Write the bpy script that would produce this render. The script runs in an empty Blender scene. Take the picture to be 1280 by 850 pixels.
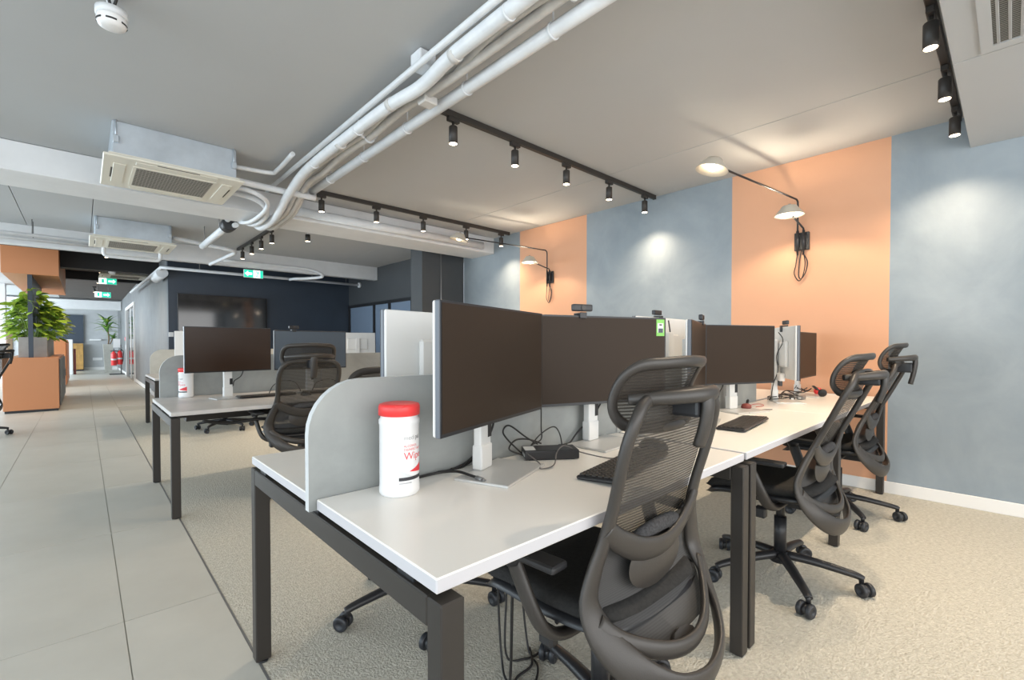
import bpy, bmesh, math, random
from math import sin, cos, pi, radians as R
from mathutils import Vector as V, Matrix, Euler
random.seed(7)
S = bpy.context.scene
COL = S.collection

# ------------------------------------------------------------------ camera
cd = bpy.data.cameras.new('camera'); cam = bpy.data.objects.new('camera', cd); COL.objects.link(cam)
cam.location = (0, 0, 1.13); cam.rotation_euler = (R(89.0), 0, R(-42.8))
cd.sensor_width = 36; cd.lens = 579 / 1280 * 36; cd.shift_y = 0.0118; cd.clip_start = 0.02
S.camera = cam
# ------------------------------------------------------------------ light and exposure
S.view_settings.view_transform = 'Standard'; S.view_settings.look = 'None'
S.view_settings.gamma = 1; S.view_settings.use_curve_mapping = False
S.view_settings.exposure = 0.30
W = bpy.data.worlds.new('world'); S.world = W; W.use_nodes = True
W.node_tree.nodes['Background'].inputs[0].default_value = (0.80, 0.90, 1.0, 1)
W.node_tree.nodes['Background'].inputs[1].default_value = 1.0

def area(name, loc, rot, sx, sy, power, col):
    l = bpy.data.lights.new(name, 'AREA'); l.shape = 'RECTANGLE'; l.size = sx; l.size_y = sy
    l.energy = power; l.color = col
    o = bpy.data.objects.new(name, l); COL.objects.link(o); o.location = loc; o.rotation_euler = rot
    return o
DAY = (0.78, 0.91, 1.0)
# daylight through the glazing behind the camera and along the left side of the office
area('daylight_rear', (-0.2, -2.90, 1.45), (R(90), 0, 0), 8.6, 2.3, 165, (1.0, 0.97, 0.93))
area('daylight_side_near', (-4.90, 1.5, 1.45), (0, R(-90), 0), 2.3, 8.0, 170, DAY)
area('daylight_side_mid', (-4.90, 11.0, 1.45), (0, R(-90), 0), 2.3, 9.0, 380, DAY)
area('daylight_side_far', (-4.90, 21.5, 1.45), (0, R(-90), 0), 2.3, 9.0, 620, DAY)

def spot(loc, power, size=125, blend=1.0, col=(1.0, .80, .58), rot=(0, 0, 0), rad=.03):
    l = bpy.data.lights.new('spot_beam', 'SPOT'); l.energy = power; l.spot_size = R(size); l.spot_blend = blend
    l.color = col; l.shadow_soft_size = rad
    o = bpy.data.objects.new('spot_beam', l); COL.objects.link(o); o.location = loc; o.rotation_euler = rot
    return o
def point(loc, power, col=(1.0, .82, .6), rad=.03):
    l = bpy.data.lights.new('bulb_light', 'POINT'); l.energy = power; l.color = col; l.shadow_soft_size = rad
    o = bpy.data.objects.new('bulb_light', l); COL.objects.link(o); o.location = loc
    return o

# ------------------------------------------------------------------ materials
def mat(name, col, rough=.5, metal=0, spec=.5, emit=None, estr=0, var=0, vscale=4, bump=0, bscale=60, vcol=None, alpha=1, detail=6):
    m = bpy.data.materials.new(name); m.use_nodes = True
    nt = m.node_tree; b = nt.nodes['Principled BSDF']
    b.inputs['Base Color'].default_value = (*col, 1); b.inputs['Roughness'].default_value = rough
    b.inputs['Metallic'].default_value = metal; b.inputs['Specular IOR Level'].default_value = spec
    b.inputs['Alpha'].default_value = alpha
    if emit: b.inputs['Emission Color'].default_value = (*emit, 1); b.inputs['Emission Strength'].default_value = estr
    if var or bump or vcol:
        tc = nt.nodes.new('ShaderNodeTexCoord')
    if var or vcol:
        n = nt.nodes.new('ShaderNodeTexNoise'); n.inputs['Scale'].default_value = vscale
        n.inputs['Detail'].default_value = detail; n.inputs['Roughness'].default_value = .6
        nt.links.new(tc.outputs['Object'], n.inputs['Vector'])
        r = nt.nodes.new('ShaderNodeValToRGB'); r.color_ramp.elements[0].position = .32; r.color_ramp.elements[1].position = .68
        c2 = vcol or tuple(min(1, c * (1 + var)) for c in col); c1 = col if vcol else tuple(c * (1 - var) for c in col)
        r.color_ramp.elements[0].color = (*c1, 1); r.color_ramp.elements[1].color = (*c2, 1)
        nt.links.new(n.outputs['Fac'], r.inputs['Fac']); nt.links.new(r.outputs['Color'], b.inputs['Base Color'])
    if bump:
        n2 = nt.nodes.new('ShaderNodeTexNoise'); n2.inputs['Scale'].default_value = bscale; n2.inputs['Detail'].default_value = 4
        nt.links.new(tc.outputs['Object'], n2.inputs['Vector'])
        bp = nt.nodes.new('ShaderNodeBump'); bp.inputs['Strength'].default_value = bump; bp.inputs['Distance'].default_value = .01
        nt.links.new(n2.outputs['Fac'], bp.inputs['Height']); nt.links.new(bp.outputs['Normal'], b.inputs['Normal'])
    return m

def mesh_fabric(name, col, scale, amin, amax, axis='Z'):
    m = mat(name, col, .75); nt = m.node_tree; b = nt.nodes['Principled BSDF']
    tc = nt.nodes.new('ShaderNodeTexCoord')
    w = nt.nodes.new('ShaderNodeTexWave'); w.bands_direction = axis; w.inputs['Scale'].default_value = scale
    w.inputs['Distortion'].default_value = .6; w.inputs['Detail'].default_value = 1; w.inputs['Detail Scale'].default_value = 3
    nt.links.new(tc.outputs['Object'], w.inputs['Vector'])
    mr = nt.nodes.new('ShaderNodeMapRange'); mr.inputs['To Min'].default_value = amin; mr.inputs['To Max'].default_value = amax
    nt.links.new(w.outputs['Fac'], mr.inputs['Value']); nt.links.new(mr.outputs['Result'], b.inputs['Alpha'])
    return m

def plaster(name, c1, c2):
    m = mat(name, c1, .55, vcol=c2, vscale=2.2, bump=.10, bscale=9, detail=9)
    n = [x for x in m.node_tree.nodes if x.type == 'TEX_NOISE'][0]; n.inputs['Distortion'].default_value = .45
    return m

M = {}
M['ceil'] = mat('ceiling_paint', (.445, .455, .46), .75, var=.02, vscale=1.0, bump=.03, bscale=25)
M['ceil_dark'] = mat('ceiling_dark_paint', (.075, .065, .058), .8, var=.1)
M['white_paint'] = mat('white_paint', (.72, .73, .74), .55, var=.03, vscale=6, bump=.03, bscale=30)
M['pipe'] = mat('white_painted_pipe', (.68, .70, .72), .45, var=.06, vscale=9)
M['cable_wrap'] = mat('pale_cable_wrap', (.56, .55, .53), .6, var=.08, vscale=14)
M['black_beam'] = mat('black_beam_paint', (.012, .012, .013), .6)
M['blue'] = plaster('blue_grey_plaster', (.225, .268, .302), (.30, .343, .375))
M['orange'] = mat('terracotta_paint', (.645, .345, .205), .6, var=.02, vscale=2, bump=.03, bscale=40)
M['navy'] = mat('navy_wall_paint', (.036, .050, .072), .42, var=.1, vscale=1.5)
M['charcoal'] = mat('charcoal_wall_paint', (.060, .066, .072), .5, var=.05, vscale=2)
M['corridor'] = plaster('grey_corridor_plaster', (.15, .157, .162), (.20, .207, .21))
M['grey_wall'] = plaster('light_grey_plaster', (.42, .43, .44), (.50, .51, .52))
M['base'] = mat('baseboard_white', (.78, .77, .75), .5)
M['tile'] = mat('beige_stone_tile', (.50, .48, .425), .38, vcol=(.585, .565, .505), vscale=1.4, bump=.02, bscale=40, detail=8)
M['grout'] = mat('tile_grout', (.40, .385, .34), .8)
def carpet():
    m = mat('speckled_carpet', (.42, .395, .33), .95, spec=.1, vcol=(.66, .63, .55), vscale=55, bump=.9, bscale=120, detail=5)
    r = [x for x in m.node_tree.nodes if x.type == 'VALTORGB'][0]
    r.color_ramp.elements[0].position = .25; r.color_ramp.elements[1].position = .75
    return m
M['carpet'] = carpet()
M['desk'] = mat('white_laminate', (.87, .84, .79), .30)
M['desk_edge'] = mat('darkened_edge_band', (.52, .51, .53), .45)  # colour darkened to offset strong daylight on the vertical edges
M['desk_grey'] = mat('light_grey_laminate', (.56, .54, .52), .35, var=.08, vscale=5)
M['steel'] = mat('dark_bronze_steel', (.040, .035, .031), .42, metal=.35)
M['felt'] = plaster('mottled_grey_board', (.235, .25, .245), (.36, .375, .365))
M['felt_edge'] = mat('pale_felt_edge', (.56, .57, .57), .9)
M['felt_beige'] = mat('beige_felt_board', (.52, .51, .46), .9, vcol=(.60, .59, .54), vscale=7)
M['screen'] = mat('dark_screen_brown_reflection', (.036, .025, .018), .42, spec=.12)  # reflection of the warm room put into the brown base colour
M['bezel'] = mat('black_bezel', (.016, .017, .02), .4)
M['bezel_side'] = mat('grey_blue_bezel_side', (.12, .135, .16), .4)
M['silver'] = mat('silver_plastic', (.74, .745, .735), .40)
M['silver_stand'] = mat('silver_stand', (.62, .62, .61), .35, metal=.35)
M['plastic'] = mat('dark_grey_plastic', (.038, .033, .029), .42, bump=.05, bscale=300)
M['plastic_black'] = mat('black_plastic', (.018, .018, .02), .4)
M['seat'] = mat('charcoal_fabric', (.028, .027, .026), .9, spec=.2, var=.2, vscale=90, bump=.2, bscale=300)
M['pad'] = mat('grey_lumbar_fabric', (.055, .054, .056), .95, spec=.2, var=.35, vscale=160, bump=.3, bscale=300)
M['mesh'] = mesh_fabric('open_chair_mesh', (.034, .028, .022), 40, .66, .97)
M['mesh2'] = mesh_fabric('dense_chair_mesh', (.055, .053, .052), 70, .80, 1.0)
M['rubber'] = mat('black_rubber', (.02, .022, .027), .45)
M['cable'] = mat('black_cable', (.014, .013, .013), .5)
M['cable_grey'] = mat('grey_cable', (.13, .12, .115), .5)
M['cable_red'] = mat('red_cable', (.65, .16, .12), .5)
M['red'] = mat('red_plastic', (.78, .045, .045), .4)
M['white_plastic'] = mat('white_plastic', (.80, .80, .80), .35)
M['ink_black'] = mat('black_print', (.03, .03, .035), .6)
M['ink_grey'] = mat('grey_print', (.42, .42, .43), .6)
M['ink_pale'] = mat('pale_grey_print', (.62, .64, .64), .6)
M['ink_red'] = mat('red_print', (.75, .05, .06), .6)
M['galv'] = mat('galvanised_sheet', (.50, .55, .60), .42, metal=.55, var=.10, vscale=5)
M['cream'] = mat('cream_plastic', (.72, .695, .61), .5)
M['grille'] = mat('dark_grille', (.06, .055, .045), .6)
M['slat'] = mat('grey_slat', (.30, .285, .25), .5)
M['track'] = mat('black_track', (.030, .026, .023), .5)
M['lamp_on'] = mat('lit_lamp_lens', (1, .9, .75), .5, emit=(1, .80, .56), estr=9)
M['shade_out'] = mat('cream_lamp_shade', (.50, .455, .385), .5)  # cream made darker in the colour for the shadow on the upper shade
M['bulb'] = mat('lit_bulb', (1, .9, .7), .5, emit=(1, .86, .64), estr=9)
M['bulb_dim'] = mat('dim_bulb', (1, .9, .7), .5, emit=(1, .84, .58), estr=2.2)
M['cab_orange'] = mat('orange_cabinet_laminate', (.58, .235, .10), .5)
M['planter'] = mat('taupe_planter', (.33, .305, .28), .6, var=.1, vscale=8)
M['leaf'] = mat('lime_leaf', (.25, .42, .03), .45, vcol=(.48, .60, .08), vscale=5)
M['leaf2'] = mat('deep_green_leaf', (.07, .19, .035), .45, vcol=(.16, .30, .06), vscale=6)
M['stem'] = mat('green_stem', (.14, .20, .05), .6)
M['bark'] = mat('brown_stem', (.18, .12, .07), .8)
M['wood'] = mat('golden_wood', (.46, .26, .075), .5, var=.25, vscale=7)
M['exit_green'] = mat('lit_exit_green', (.0, .45, .30), .5, emit=(.02, .62, .40), estr=.9)
M['exit_white'] = mat('lit_exit_white', (.9, 1, .95), .5, emit=(.85, 1, .93), estr=1.3)
M['tv'] = mat('glossy_tv_screen', (.010, .010, .012), .07, spec=.8)
M['glass_dark'] = mat('dark_glass', (.03, .045, .06), .06, spec=.8)
M['glass_blue'] = mat('pale_partition_glass', (.19, .25, .34), .12, spec=.6)
M['grey_metal'] = mat('grey_metal', (.25, .25, .25), .4, metal=.5)
M['maroon'] = mat('dark_red_plastic', (.22, .045, .035), .4)
M['sticker'] = mat('green_sticker', (.20, .50, .11), .6)
M['pinkish'] = mat('sticker_pink', (.5, .25, .28), .6)
M['lcd'] = mat('dim_blue_screen', (.06, .085, .115), .35, spec=.6)
M['warm_screen'] = mat('brown_reflection_screen', (.030, .014, .007), .30, spec=.5)  # stronger brown, also a room reflection held in the base colour

# ------------------------------------------------------------------ mesh builder
def cr(pts, n=6, closed=False):
    pts = [V(p) for p in pts]; out = []; L = len(pts)
    rng = range(L) if closed else range(L - 1)
    for i in rng:
        g = (lambda k: pts[k % L]) if closed else (lambda k: pts[max(0, min(L - 1, k))])
        p0, p1, p2, p3 = g(i - 1), g(i), g(i + 1), g(i + 2)
        for k in range(n):
            t = k / n
            out.append(.5 * ((2 * p1) + (p2 - p0) * t + (2 * p0 - 5 * p1 + 4 * p2 - p3) * t * t + (3 * p1 - p0 - 3 * p2 + p3) * t ** 3))
    if not closed: out.append(pts[-1])
    return out

class MB:
    def __init__(s): s.bm = bmesh.new(); s.mi = 0
    def _tag(s, faces):
        for f in faces: f.material_index = s.mi
    def box(s, c, d, bev=0, rot=None, seg=1):
        b = bmesh.new(); bmesh.ops.create_cube(b, size=1)
        bmesh.ops.scale(b, vec=d, verts=b.verts)
        if bev: bmesh.ops.bevel(b, geom=b.edges[:], offset=bev, segments=seg, affect='EDGES', profile=.6)
        mt = Matrix.Translation(c)
        if rot: mt = mt @ Euler(rot).to_matrix().to_4x4()
        bmesh.ops.transform(b, matrix=mt, verts=b.verts); s.add(b); return s
    def bx(s, x0, x1, y0, y1, z0, z1, bev=0, seg=1):
        return s.box(((x0 + x1) / 2, (y0 + y1) / 2, (z0 + z1) / 2), (abs(x1 - x0), abs(y1 - y0), abs(z1 - z0)), bev, None, seg)
    def add(s, b):
        vm = {}
        for v in b.verts: vm[v] = s.bm.verts.new(v.co)
        for f in b.faces:
            try:
                nf = s.bm.faces.new([vm[v] for v in f.verts]); nf.material_index = s.mi; nf.smooth = f.smooth
            except ValueError: pass
        b.free()
    def cyl(s, p0, p1, r0, r1=None, n=16, caps=True, sm=True):
        p0, p1 = V(p0), V(p1); r1 = r0 if r1 is None else r1
        t = (p1 - p0).normalized(); a = V((0, 0, 1)) if abs(t.z) < .9 else V((1, 0, 0))
        x = t.cross(a).normalized(); y = t.cross(x)
        rings = [[s.bm.verts.new(p + (x * cos(2 * pi * k / n) + y * sin(2 * pi * k / n)) * r) for k in range(n)] for p, r in ((p0, r0), (p1, r1))]
        for k in range(n):
            f = s.bm.faces.new((rings[0][k], rings[0][(k + 1) % n], rings[1][(k + 1) % n], rings[1][k])); f.smooth = sm; f.material_index = s.mi
        if caps:
            for rg in (rings[0][::-1], rings[1]):
                f = s.bm.faces.new(rg); f.material_index = s.mi
        return s
    def sweep(s, pts, r, n=10, closed=False, hint=None, caps=True):
        """tube along pts; r = number, (rn, rb) or function t -> (rn, rb); rn lies along hint"""
        pts = [V(p) for p in pts]; L = len(pts); rings = []; prev = V(hint) if hint else None
        for i, p in enumerate(pts):
            a = pts[(i - 1) % L] if closed or i > 0 else p; b = pts[(i + 1) % L] if closed or i < L - 1 else p
            t = (b - a).normalized()
            if prev is None: prev = V((0, 0, 1)) if abs(t.z) < .9 else V((1, 0, 0))
            h = V(hint) if hint else prev
            nn = h - t * h.dot(t)
            if nn.length < 1e-5: nn = prev - t * prev.dot(t)
            nn.normalize(); bb = t.cross(nn)
            if not hint: prev = nn
            q = r(i / max(1, L - 1)) if callable(r) else r
            rn, rb = q if isinstance(q, tuple) else (q, q)
            rings.append([s.bm.verts.new(p + nn * cos(2 * pi * k / n) * rn + bb * sin(2 * pi * k / n) * rb) for k in range(n)])
        m = L if closed else L - 1
        for i in range(m):
            A, B = rings[i], rings[(i + 1) % L]
            for k in range(n):
                f = s.bm.faces.new((A[k], A[(k + 1) % n], B[(k + 1) % n], B[k])); f.smooth = True; f.material_index = s.mi
        if caps and not closed:
            for rg in (rings[0][::-1], rings[-1]):
                f = s.bm.faces.new(rg); f.material_index = s.mi
        return s
    def lathe(s, prof, c=(0, 0, 0), n=24, sm=True, axis=None):
        rings = []; q = V((0, 0, 1)).rotation_difference(V(axis)).to_matrix() if axis else Matrix.Identity(3)
        for r, z in prof:
            rings.append([s.bm.verts.new(V(c) + q @ V((max(r, 1e-4) * cos(2 * pi * k / n), max(r, 1e-4) * sin(2 * pi * k / n), z))) for k in range(n)])
        for A, B in zip(rings, rings[1:]):
            for k in range(n):
                f = s.bm.faces.new((A[k], A[(k + 1) % n], B[(k + 1) % n], B[k])); f.smooth = sm; f.material_index = s.mi
        return s
    def grid(s, fn, nu, nv, sm=True):
        vs = [[s.bm.verts.new(fn(i / nu, j / nv)) for j in range(nv + 1)] for i in range(nu + 1)]
        for i in range(nu):
            for j in range(nv):
                f = s.bm.faces.new((vs[i][j], vs[i + 1][j], vs[i + 1][j + 1], vs[i][j + 1])); f.smooth = sm; f.material_index = s.mi
        return s
    def poly(s, pts, th, axis='z'):
        """extruded flat outline: pts 2-D, th thickness vector"""
        a = [s.bm.verts.new(p) for p in pts]; b = [s.bm.verts.new(V(p) + V(th)) for p in pts]; n = len(a)
        fs = [s.bm.faces.new(a[::-1]), s.bm.faces.new(b)]
        for k in range(n): fs.append(s.bm.faces.new((a[k], a[(k + 1) % n], b[(k + 1) % n], b[k])))
        s._tag(fs); return s
    def build(s, name, mats, parent=None, loc=None, normals=True):
        if normals: bmesh.ops.recalc_face_normals(s.bm, faces=s.bm.faces)
        me = bpy.data.meshes.new(name); s.bm.to_mesh(me); s.bm.free()
        for m in (mats if isinstance(mats, (list, tuple)) else [mats]): me.materials.append(M[m] if isinstance(m, str) else m)
        return link(name, me, parent, loc)

def link(name, me, parent=None, loc=None):
    o = bpy.data.objects.new(name, me); COL.objects.link(o)
    if parent: o.parent = parent
    if loc: o.location = loc
    return o
def tag(o, label, cat, group=None, kind=None):
    o['label'] = label; o['category'] = cat
    if group: o['group'] = group
    if kind: o['kind'] = kind
    return o
def thing(name, label, cat, loc=(0, 0, 0), rz=0, group=None):
    o = bpy.data.objects.new(name, None); COL.objects.link(o); o.location = loc; o.rotation_euler = (0, 0, rz)
    return tag(o, label, cat, group)
def structure(o): o['kind'] = 'structure'; return o
def copy_tree(o, parent=None):
    c = o.copy(); COL.objects.link(c)
    if parent: c.parent = parent
    for ch in list(o.children): copy_tree(ch, c)
    return c
def place(proto, used, loc, rz, label, group=None):
    o = proto if not used else copy_tree(proto)
    o.location = loc; o.rotation_euler = (0, 0, rz); o['label'] = label
    if group: o['group'] = group
    return o
# ================================================================== STRUCTURE
XW = 4.473; ZC = 2.69; YB = 10.2; XC = 1.12; YE = 27.0
fl = structure(MB().bx(-5.1, 5.6, -3.1, YE + .1, -.06, -.004).build('floor', 'grout'))
cp = MB().bx(.450, XW, -3.0, YB, -.004, 0).build('carpet', 'carpet', fl)
MB().bx(.444, .450, -3.0, YB, -.004, .001).build('floor_trim', 'grey_metal', fl)
tile_mesh = {}
def tile(x0, x1, y0, y1):
    k = (round(x1 - x0, 3), round(y1 - y0, 3))
    if k not in tile_mesh:
        o = MB().bx(0, k[0] - .004, 0, k[1] - .004, -.004, 0).build('floor_tile', 'tile', fl); tile_mesh[k] = o.data
    else: o = link('floor_tile', tile_mesh[k], fl)
    o.location = (x0 + .002, y0 + .002, 0)
for i in range(14):
    y0 = .04 + 1.2 * i
    tile(.11, .444, y0, y0 + 1.2)
    if y0 > 10: tile(.444, XC, y0, y0 + 1.2)
    for k in range(4):
        x1 = .11 - .6 * k
        if x1 > -.095 * (y0 + 1.2) - .05: tile(x1 - .6, x1, y0, y0 + 1.2)
tile(-2.29, XC, 16.84, YE)
tile(-5, -2.29, 0, YE)
tile(-5, .444, -3, .04)

ce = structure(MB().bx(-5.1, 5.6, -3.1, 9.0, 2.75, 2.80).build('ceiling', 'ceil'))
def cpanel(x0, x1, y0, y1, m='ceil', z=ZC): MB().bx(x0 + .003, x1 - .003, y0 + .002, y1 - .002, z, z + .055, .002).build('ceiling_panel', m, ce)
for (x0, x1) in ((-5, -.5), (-.5, 3.576), (3.576, XW)):
    cpanel(x0, x1, -3, 5.22)
for (x0, x1) in ((-5, -.52), (-.52, .1), (.1, 3.576), (3.576, 4.6)):
    cpanel(x0, x1, 5.75, 8.82)
structure(MB().bx(-.62, 4.6, 9.0, 24.2, 2.86, 2.95).bx(-5, 4.6, 8.95, 9.0, 2.43, 2.95).build('ceiling_corridor', 'ceil_dark'))
structure(MB().bx(-5, -.62, 9.0, 24.2, 2.86, 2.95).build('ceiling_side', 'ceil'))
structure(MB().bx(-5, 2, 24.2, YE, 2.80, 2.95).build('ceiling_far', 'ceil'))
structure(MB().bx(-5, XW, 5.22, 5.75, 2.46, 2.69, .004).build('ceiling_beam', 'white_paint'))
structure(MB().bx(-1.0, 4.45, 8.82, 8.98, 2.43, 2.72, .004).build('ceiling_beam', 'white_paint'))
structure(MB().bx(-.28, XC, 11.5, 11.75, 2.50, 2.85).build('ceiling_beam', 'black_beam'))
structure(MB().bx(-.28, XC, 15.0, 15.2, 2.66, 2.85).build('ceiling_beam', 'black_beam'))
structure(MB().bx(-4.9, XC, 24.0, 24.4, 2.46, 2.8).build('ceiling_beam', 'white_paint'))
# dropped soffit on the right, two panels
so = structure(MB().bx(1.9, XW, -3, .205, 2.50, 2.69).build('ceiling_soffit', 'ceil'))
MB().bx(1.9, 3.078, -3, .212, 2.472, 2.50, .002).build('soffit_panel', 'ceil', so)
MB().bx(3.085, XW - .002, -3, .212, 2.472, 2.50, .002).build('soffit_panel', 'ceil', so)
MB().bx(1.9, 3.078, .205, .214, 2.50, ZC, .001).build('soffit_fascia', 'ceil', so)
MB().bx(3.082, 4.0, .205, .214, 2.50, ZC, .001).build('soffit_fascia', 'ceil', so)

# right wall: painted bays of plaster and terracotta
b = MB()
for k, (y0, y1, m) in enumerate(((-3, .636, 0), (.636, 1.798, 1), (1.798, 3.504, 0), (3.504, 4.667, 1), (4.667, 5.96, 0))):
    b.mi = m; b.bx(XW, XW + .15, y0, y1, 0, 2.69)
structure(b.build('wall_right', ['blue', 'orange']))
structure(MB().bx(XW - .014, XW, -3, 5.95, 0, .088, .003).build('baseboard_right', 'base'))
structure(MB().bx(3.70, XW, 5.96, 6.28, 0, 2.69, .004).build('column', 'charcoal'))
MB().cyl((4.03, 5.95, 1.0), (4.03, 5.95, 2.69), .012, n=8).build('trim_1', 'grey_metal')['kind'] = 'structure'
# far right glazed wall
structure(MB().bx(4.42, 4.55, 6.28, YB, 1.99, 2.75).bx(4.42, 4.55, 6.28, YB, 0, .12).build('wall_right_far', 'charcoal'))
w1 = structure(MB().bx(4.40, 4.46, 6.28, YB - .01, 1.93, 1.99).bx(4.40, 4.46, 6.28, YB - .01, .12, .17).build('window_1', 'bezel'))
for y in (6.30, 7.45, 8.3, 8.95, 10.15):
    MB().bx(4.40, 4.46, y - .035, y + .035, .17, 1.93).build('window_mullion', 'bezel', w1)
for y0, y1 in ((6.335, 7.415), (7.485, 8.265), (8.335, 8.915), (8.985, 10.115)):
    MB().bx(4.425, 4.433, y0, y1, .17, 1.93).build('window_pane', 'glass_blue', w1)
MB().bx(4.385, 4.40, 9.93, 9.97, 1.0, 1.25).build('door_handle', 'grey_metal', w1)
# back wall (navy) and corridor walls
structure(MB().bx(XC, 4.45, YB, YB + .15, 0, 2.9).build('wall_back', 'navy'))
structure(MB().bx(XC, XC + .12, YB + .15, 13.2, 0, 2.9).bx(XC + .03, XC + .12, 13.2, 17.9, 0, 2.9).bx(XC + .03, XC + .12, 21.4, YE, 0, 2.9)
          .bx(XC + .03, XC + .12, 17.9, 21.4, 2.36, 2.9).build('wall_corridor', 'corridor'))
structure(MB().bx(XC - .012, XC, YB + .15, 13.2, 0, .09).bx(XC + .018, XC + .03, 13.2, 17.85, 0, .09).bx(XC + .018, XC + .03, 21.45, YE, 0, .09).build('baseboard_corridor', 'base'))
d1 = structure(MB().bx(XC - .005, XC + .12, 17.85, 17.97, 0, 2.40).bx(XC - .005, XC + .12, 21.33, 21.45, 0, 2.40).bx(XC - .005, XC + .12, 17.97, 21.33, 2.30, 2.40).build('door_1', 'base'))
MB().bx(XC + .04, XC + .08, 17.98, 19.6, .01, 2.29).build('door_leaf', 'glass_dark', d1)
MB().bx(XC + .04, XC + .08, 19.8, 21.32, .01, 2.29).build('door_leaf', 'glass_dark', d1)
MB().bx(XC + .03, XC + .09, 19.6, 19.8, .01, 2.29).build('door_post', 'base', d1)
structure(MB().bx(-2.45, -2.05, YE - .05, YE - .001, 0, 2.1).build('door_2', 'bark'))
structure(MB().bx(-1.95, -1.62, 19.6, 19.95, 0, 2.86).build('column', 'white_paint'))
structure(MB().bx(-5, XC + .12, YE, YE + .15, 0, 2.95).build('wall_end', 'grey_wall'))
structure(MB().bx(.02, XC, YE - .02, YE, 0, .13).build('baseboard_end', 'base'))
structure(MB().bx(-1.6, .02, YE - .12, YE, 1.17, 2.36).build('wall_end_panel', 'navy'))
# left and rear walls with the window openings that let the daylight in
structure(MB().bx(-5.15, -5, -3, YE, 0, .25).bx(-5.15, -5, -3, YE, 2.62, 2.95)
          .bx(-5.15, -5, -3, -2.5, .25, 2.62).bx(-5.15, -5, 5.7, 6.3, .25, 2.62).bx(-5.15, -5, 15.7, 16.7, .25, 2.62).bx(-5.15, -5, 26.2, YE, .25, 2.62).build('wall_left', 'white_paint'))
structure(MB().bx(-5.15, XW + .15, -3.15, -3, 0, .25).bx(-5.15, XW + .15, -3.15, -3, 2.62, 2.8).bx(4.2, XW + .15, -3.15, -3, .25, 2.62).bx(-5.15, -4.6, -3.15, -3, .25, 2.62).build('wall_rear', 'white_paint'))

# ------------------------------------------------------------------ air conditioning, vent, ducts and pipes
def make_ac():
    t = thing('ceiling_air_conditioner', '', 'air conditioner')
    p = MB()
    p.bx(-.43, .43, -.41, .41, 0, .018, .006).bx(-.40, .40, -.38, .38, .018, .035); p.build('front_panel', 'cream', t)
    g = MB().bx(-.24, .24, -.24, .24, -.004, .001).build('intake_grille', 'grille', t)
    s = MB()
    for k in range(15): s.bx(-.24, .24, -.235 + k * .0335, -.228 + k * .0335, -.008, -.003)
    for k in range(25): s.bx(-.24 + k * .02 - .002, -.24 + k * .02 + .002, -.24, .24, -.007, -.003)
    s.build('grille_bars', 'slat', g)['kind'] = 'stuff'
    MB().bx(-.26, .26, -.26, -.24, -.006, .001).bx(-.26, .26, .24, .26, -.006, .001).bx(-.26, -.24, -.24, .24, -.006, .001).bx(.24, .26, -.24, .24, -.006, .001).build('grille_frame', 'cream', t)
    for s_, a in ((1, 0), (-1, 0), (1, 1), (-1, 1)):
        f = MB()
        if a == 0: f.bx(s_ * .335 - .035, s_ * .335 + .035, -.25, .25, -.005, .001, .002)
        else: f.bx(-.25, .25, s_ * .335 - .035, s_ * .335 + .035, -.005, .001, .002)
        o = f.build('air_flap', 'cream', t)
        h = MB()
        if a == 0: h.bx(s_ * .375 - .006, s_ * .375 + .006, -.13, .13, -.002, .002)
        else: h.bx(-.13, .13, s_ * .375 - .006, s_ * .375 + .006, -.002, .002)
        h.build('air_slot', 'grille', t)
    MB().bx(-.38, .38, -.36, .36, .035, .262, .004).build('sheet_metal_casing', 'galv', t)
    for x, y in ((-.36, -.375), (.36, -.375), (-.36, .375), (.36, .375)):
        MB().box((x, y, .13), (.035, .03, .05), .004).cyl((x, y, .13), (x, y, .262), .006, n=8).build('hanging_bracket', 'galv', t)
    return t
ac = make_ac()
place(ac, 0, (.545, 4.63, 2.428), 0, 'cream ceiling cassette unit with square grille, nearest one, in front of the white beam')
place(ac, 1, (.50, 7.95, 2.428), 0, 'second cream ceiling cassette unit, behind the white beam above the aisle')
place(ac, 1, (.70, 13.3, 2.598), 0, 'small far cassette unit on the dark corridor ceiling')
ve = thing('ceiling_vent', 'white slatted air vent in the dropped soffit at the upper right', 'vent', (2.80, -.17, 2.472))
MB().bx(-.26, .26, .245, .285, -.008, 0).bx(-.26, .26, -.285, -.245, -.008, 0).bx(-.26, -.205, -.245, .245, -.008, 0).bx(.205, .26, -.245, .245, -.008, 0).build('vent_frame', 'ceil', ve)
MB().bx(-.205, .205, -.245, .245, -.0015, -.0005).build('vent_backing', 'grille', ve)
sm_ = None
for k in range(14):
    if sm_ is None: o = MB().box((0, 0, -.005), (.41, .010, .003), rot=(R(20), 0, 0)).build('vent_slat', 'ceil', ve); sm_ = o.data
    else: o = link('vent_slat', sm_, ve)
    o.location = (0, .228 - k * .035, 0)
cb = MB()
for k in range(26): cb.bx(-.2 + k * .016 - .0015, -.2 + k * .016 + .0015, -.245, .245, -.0035, -.0018)
cb.build('vent_bars', 'slat', ve)['kind'] = 'stuff'

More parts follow.
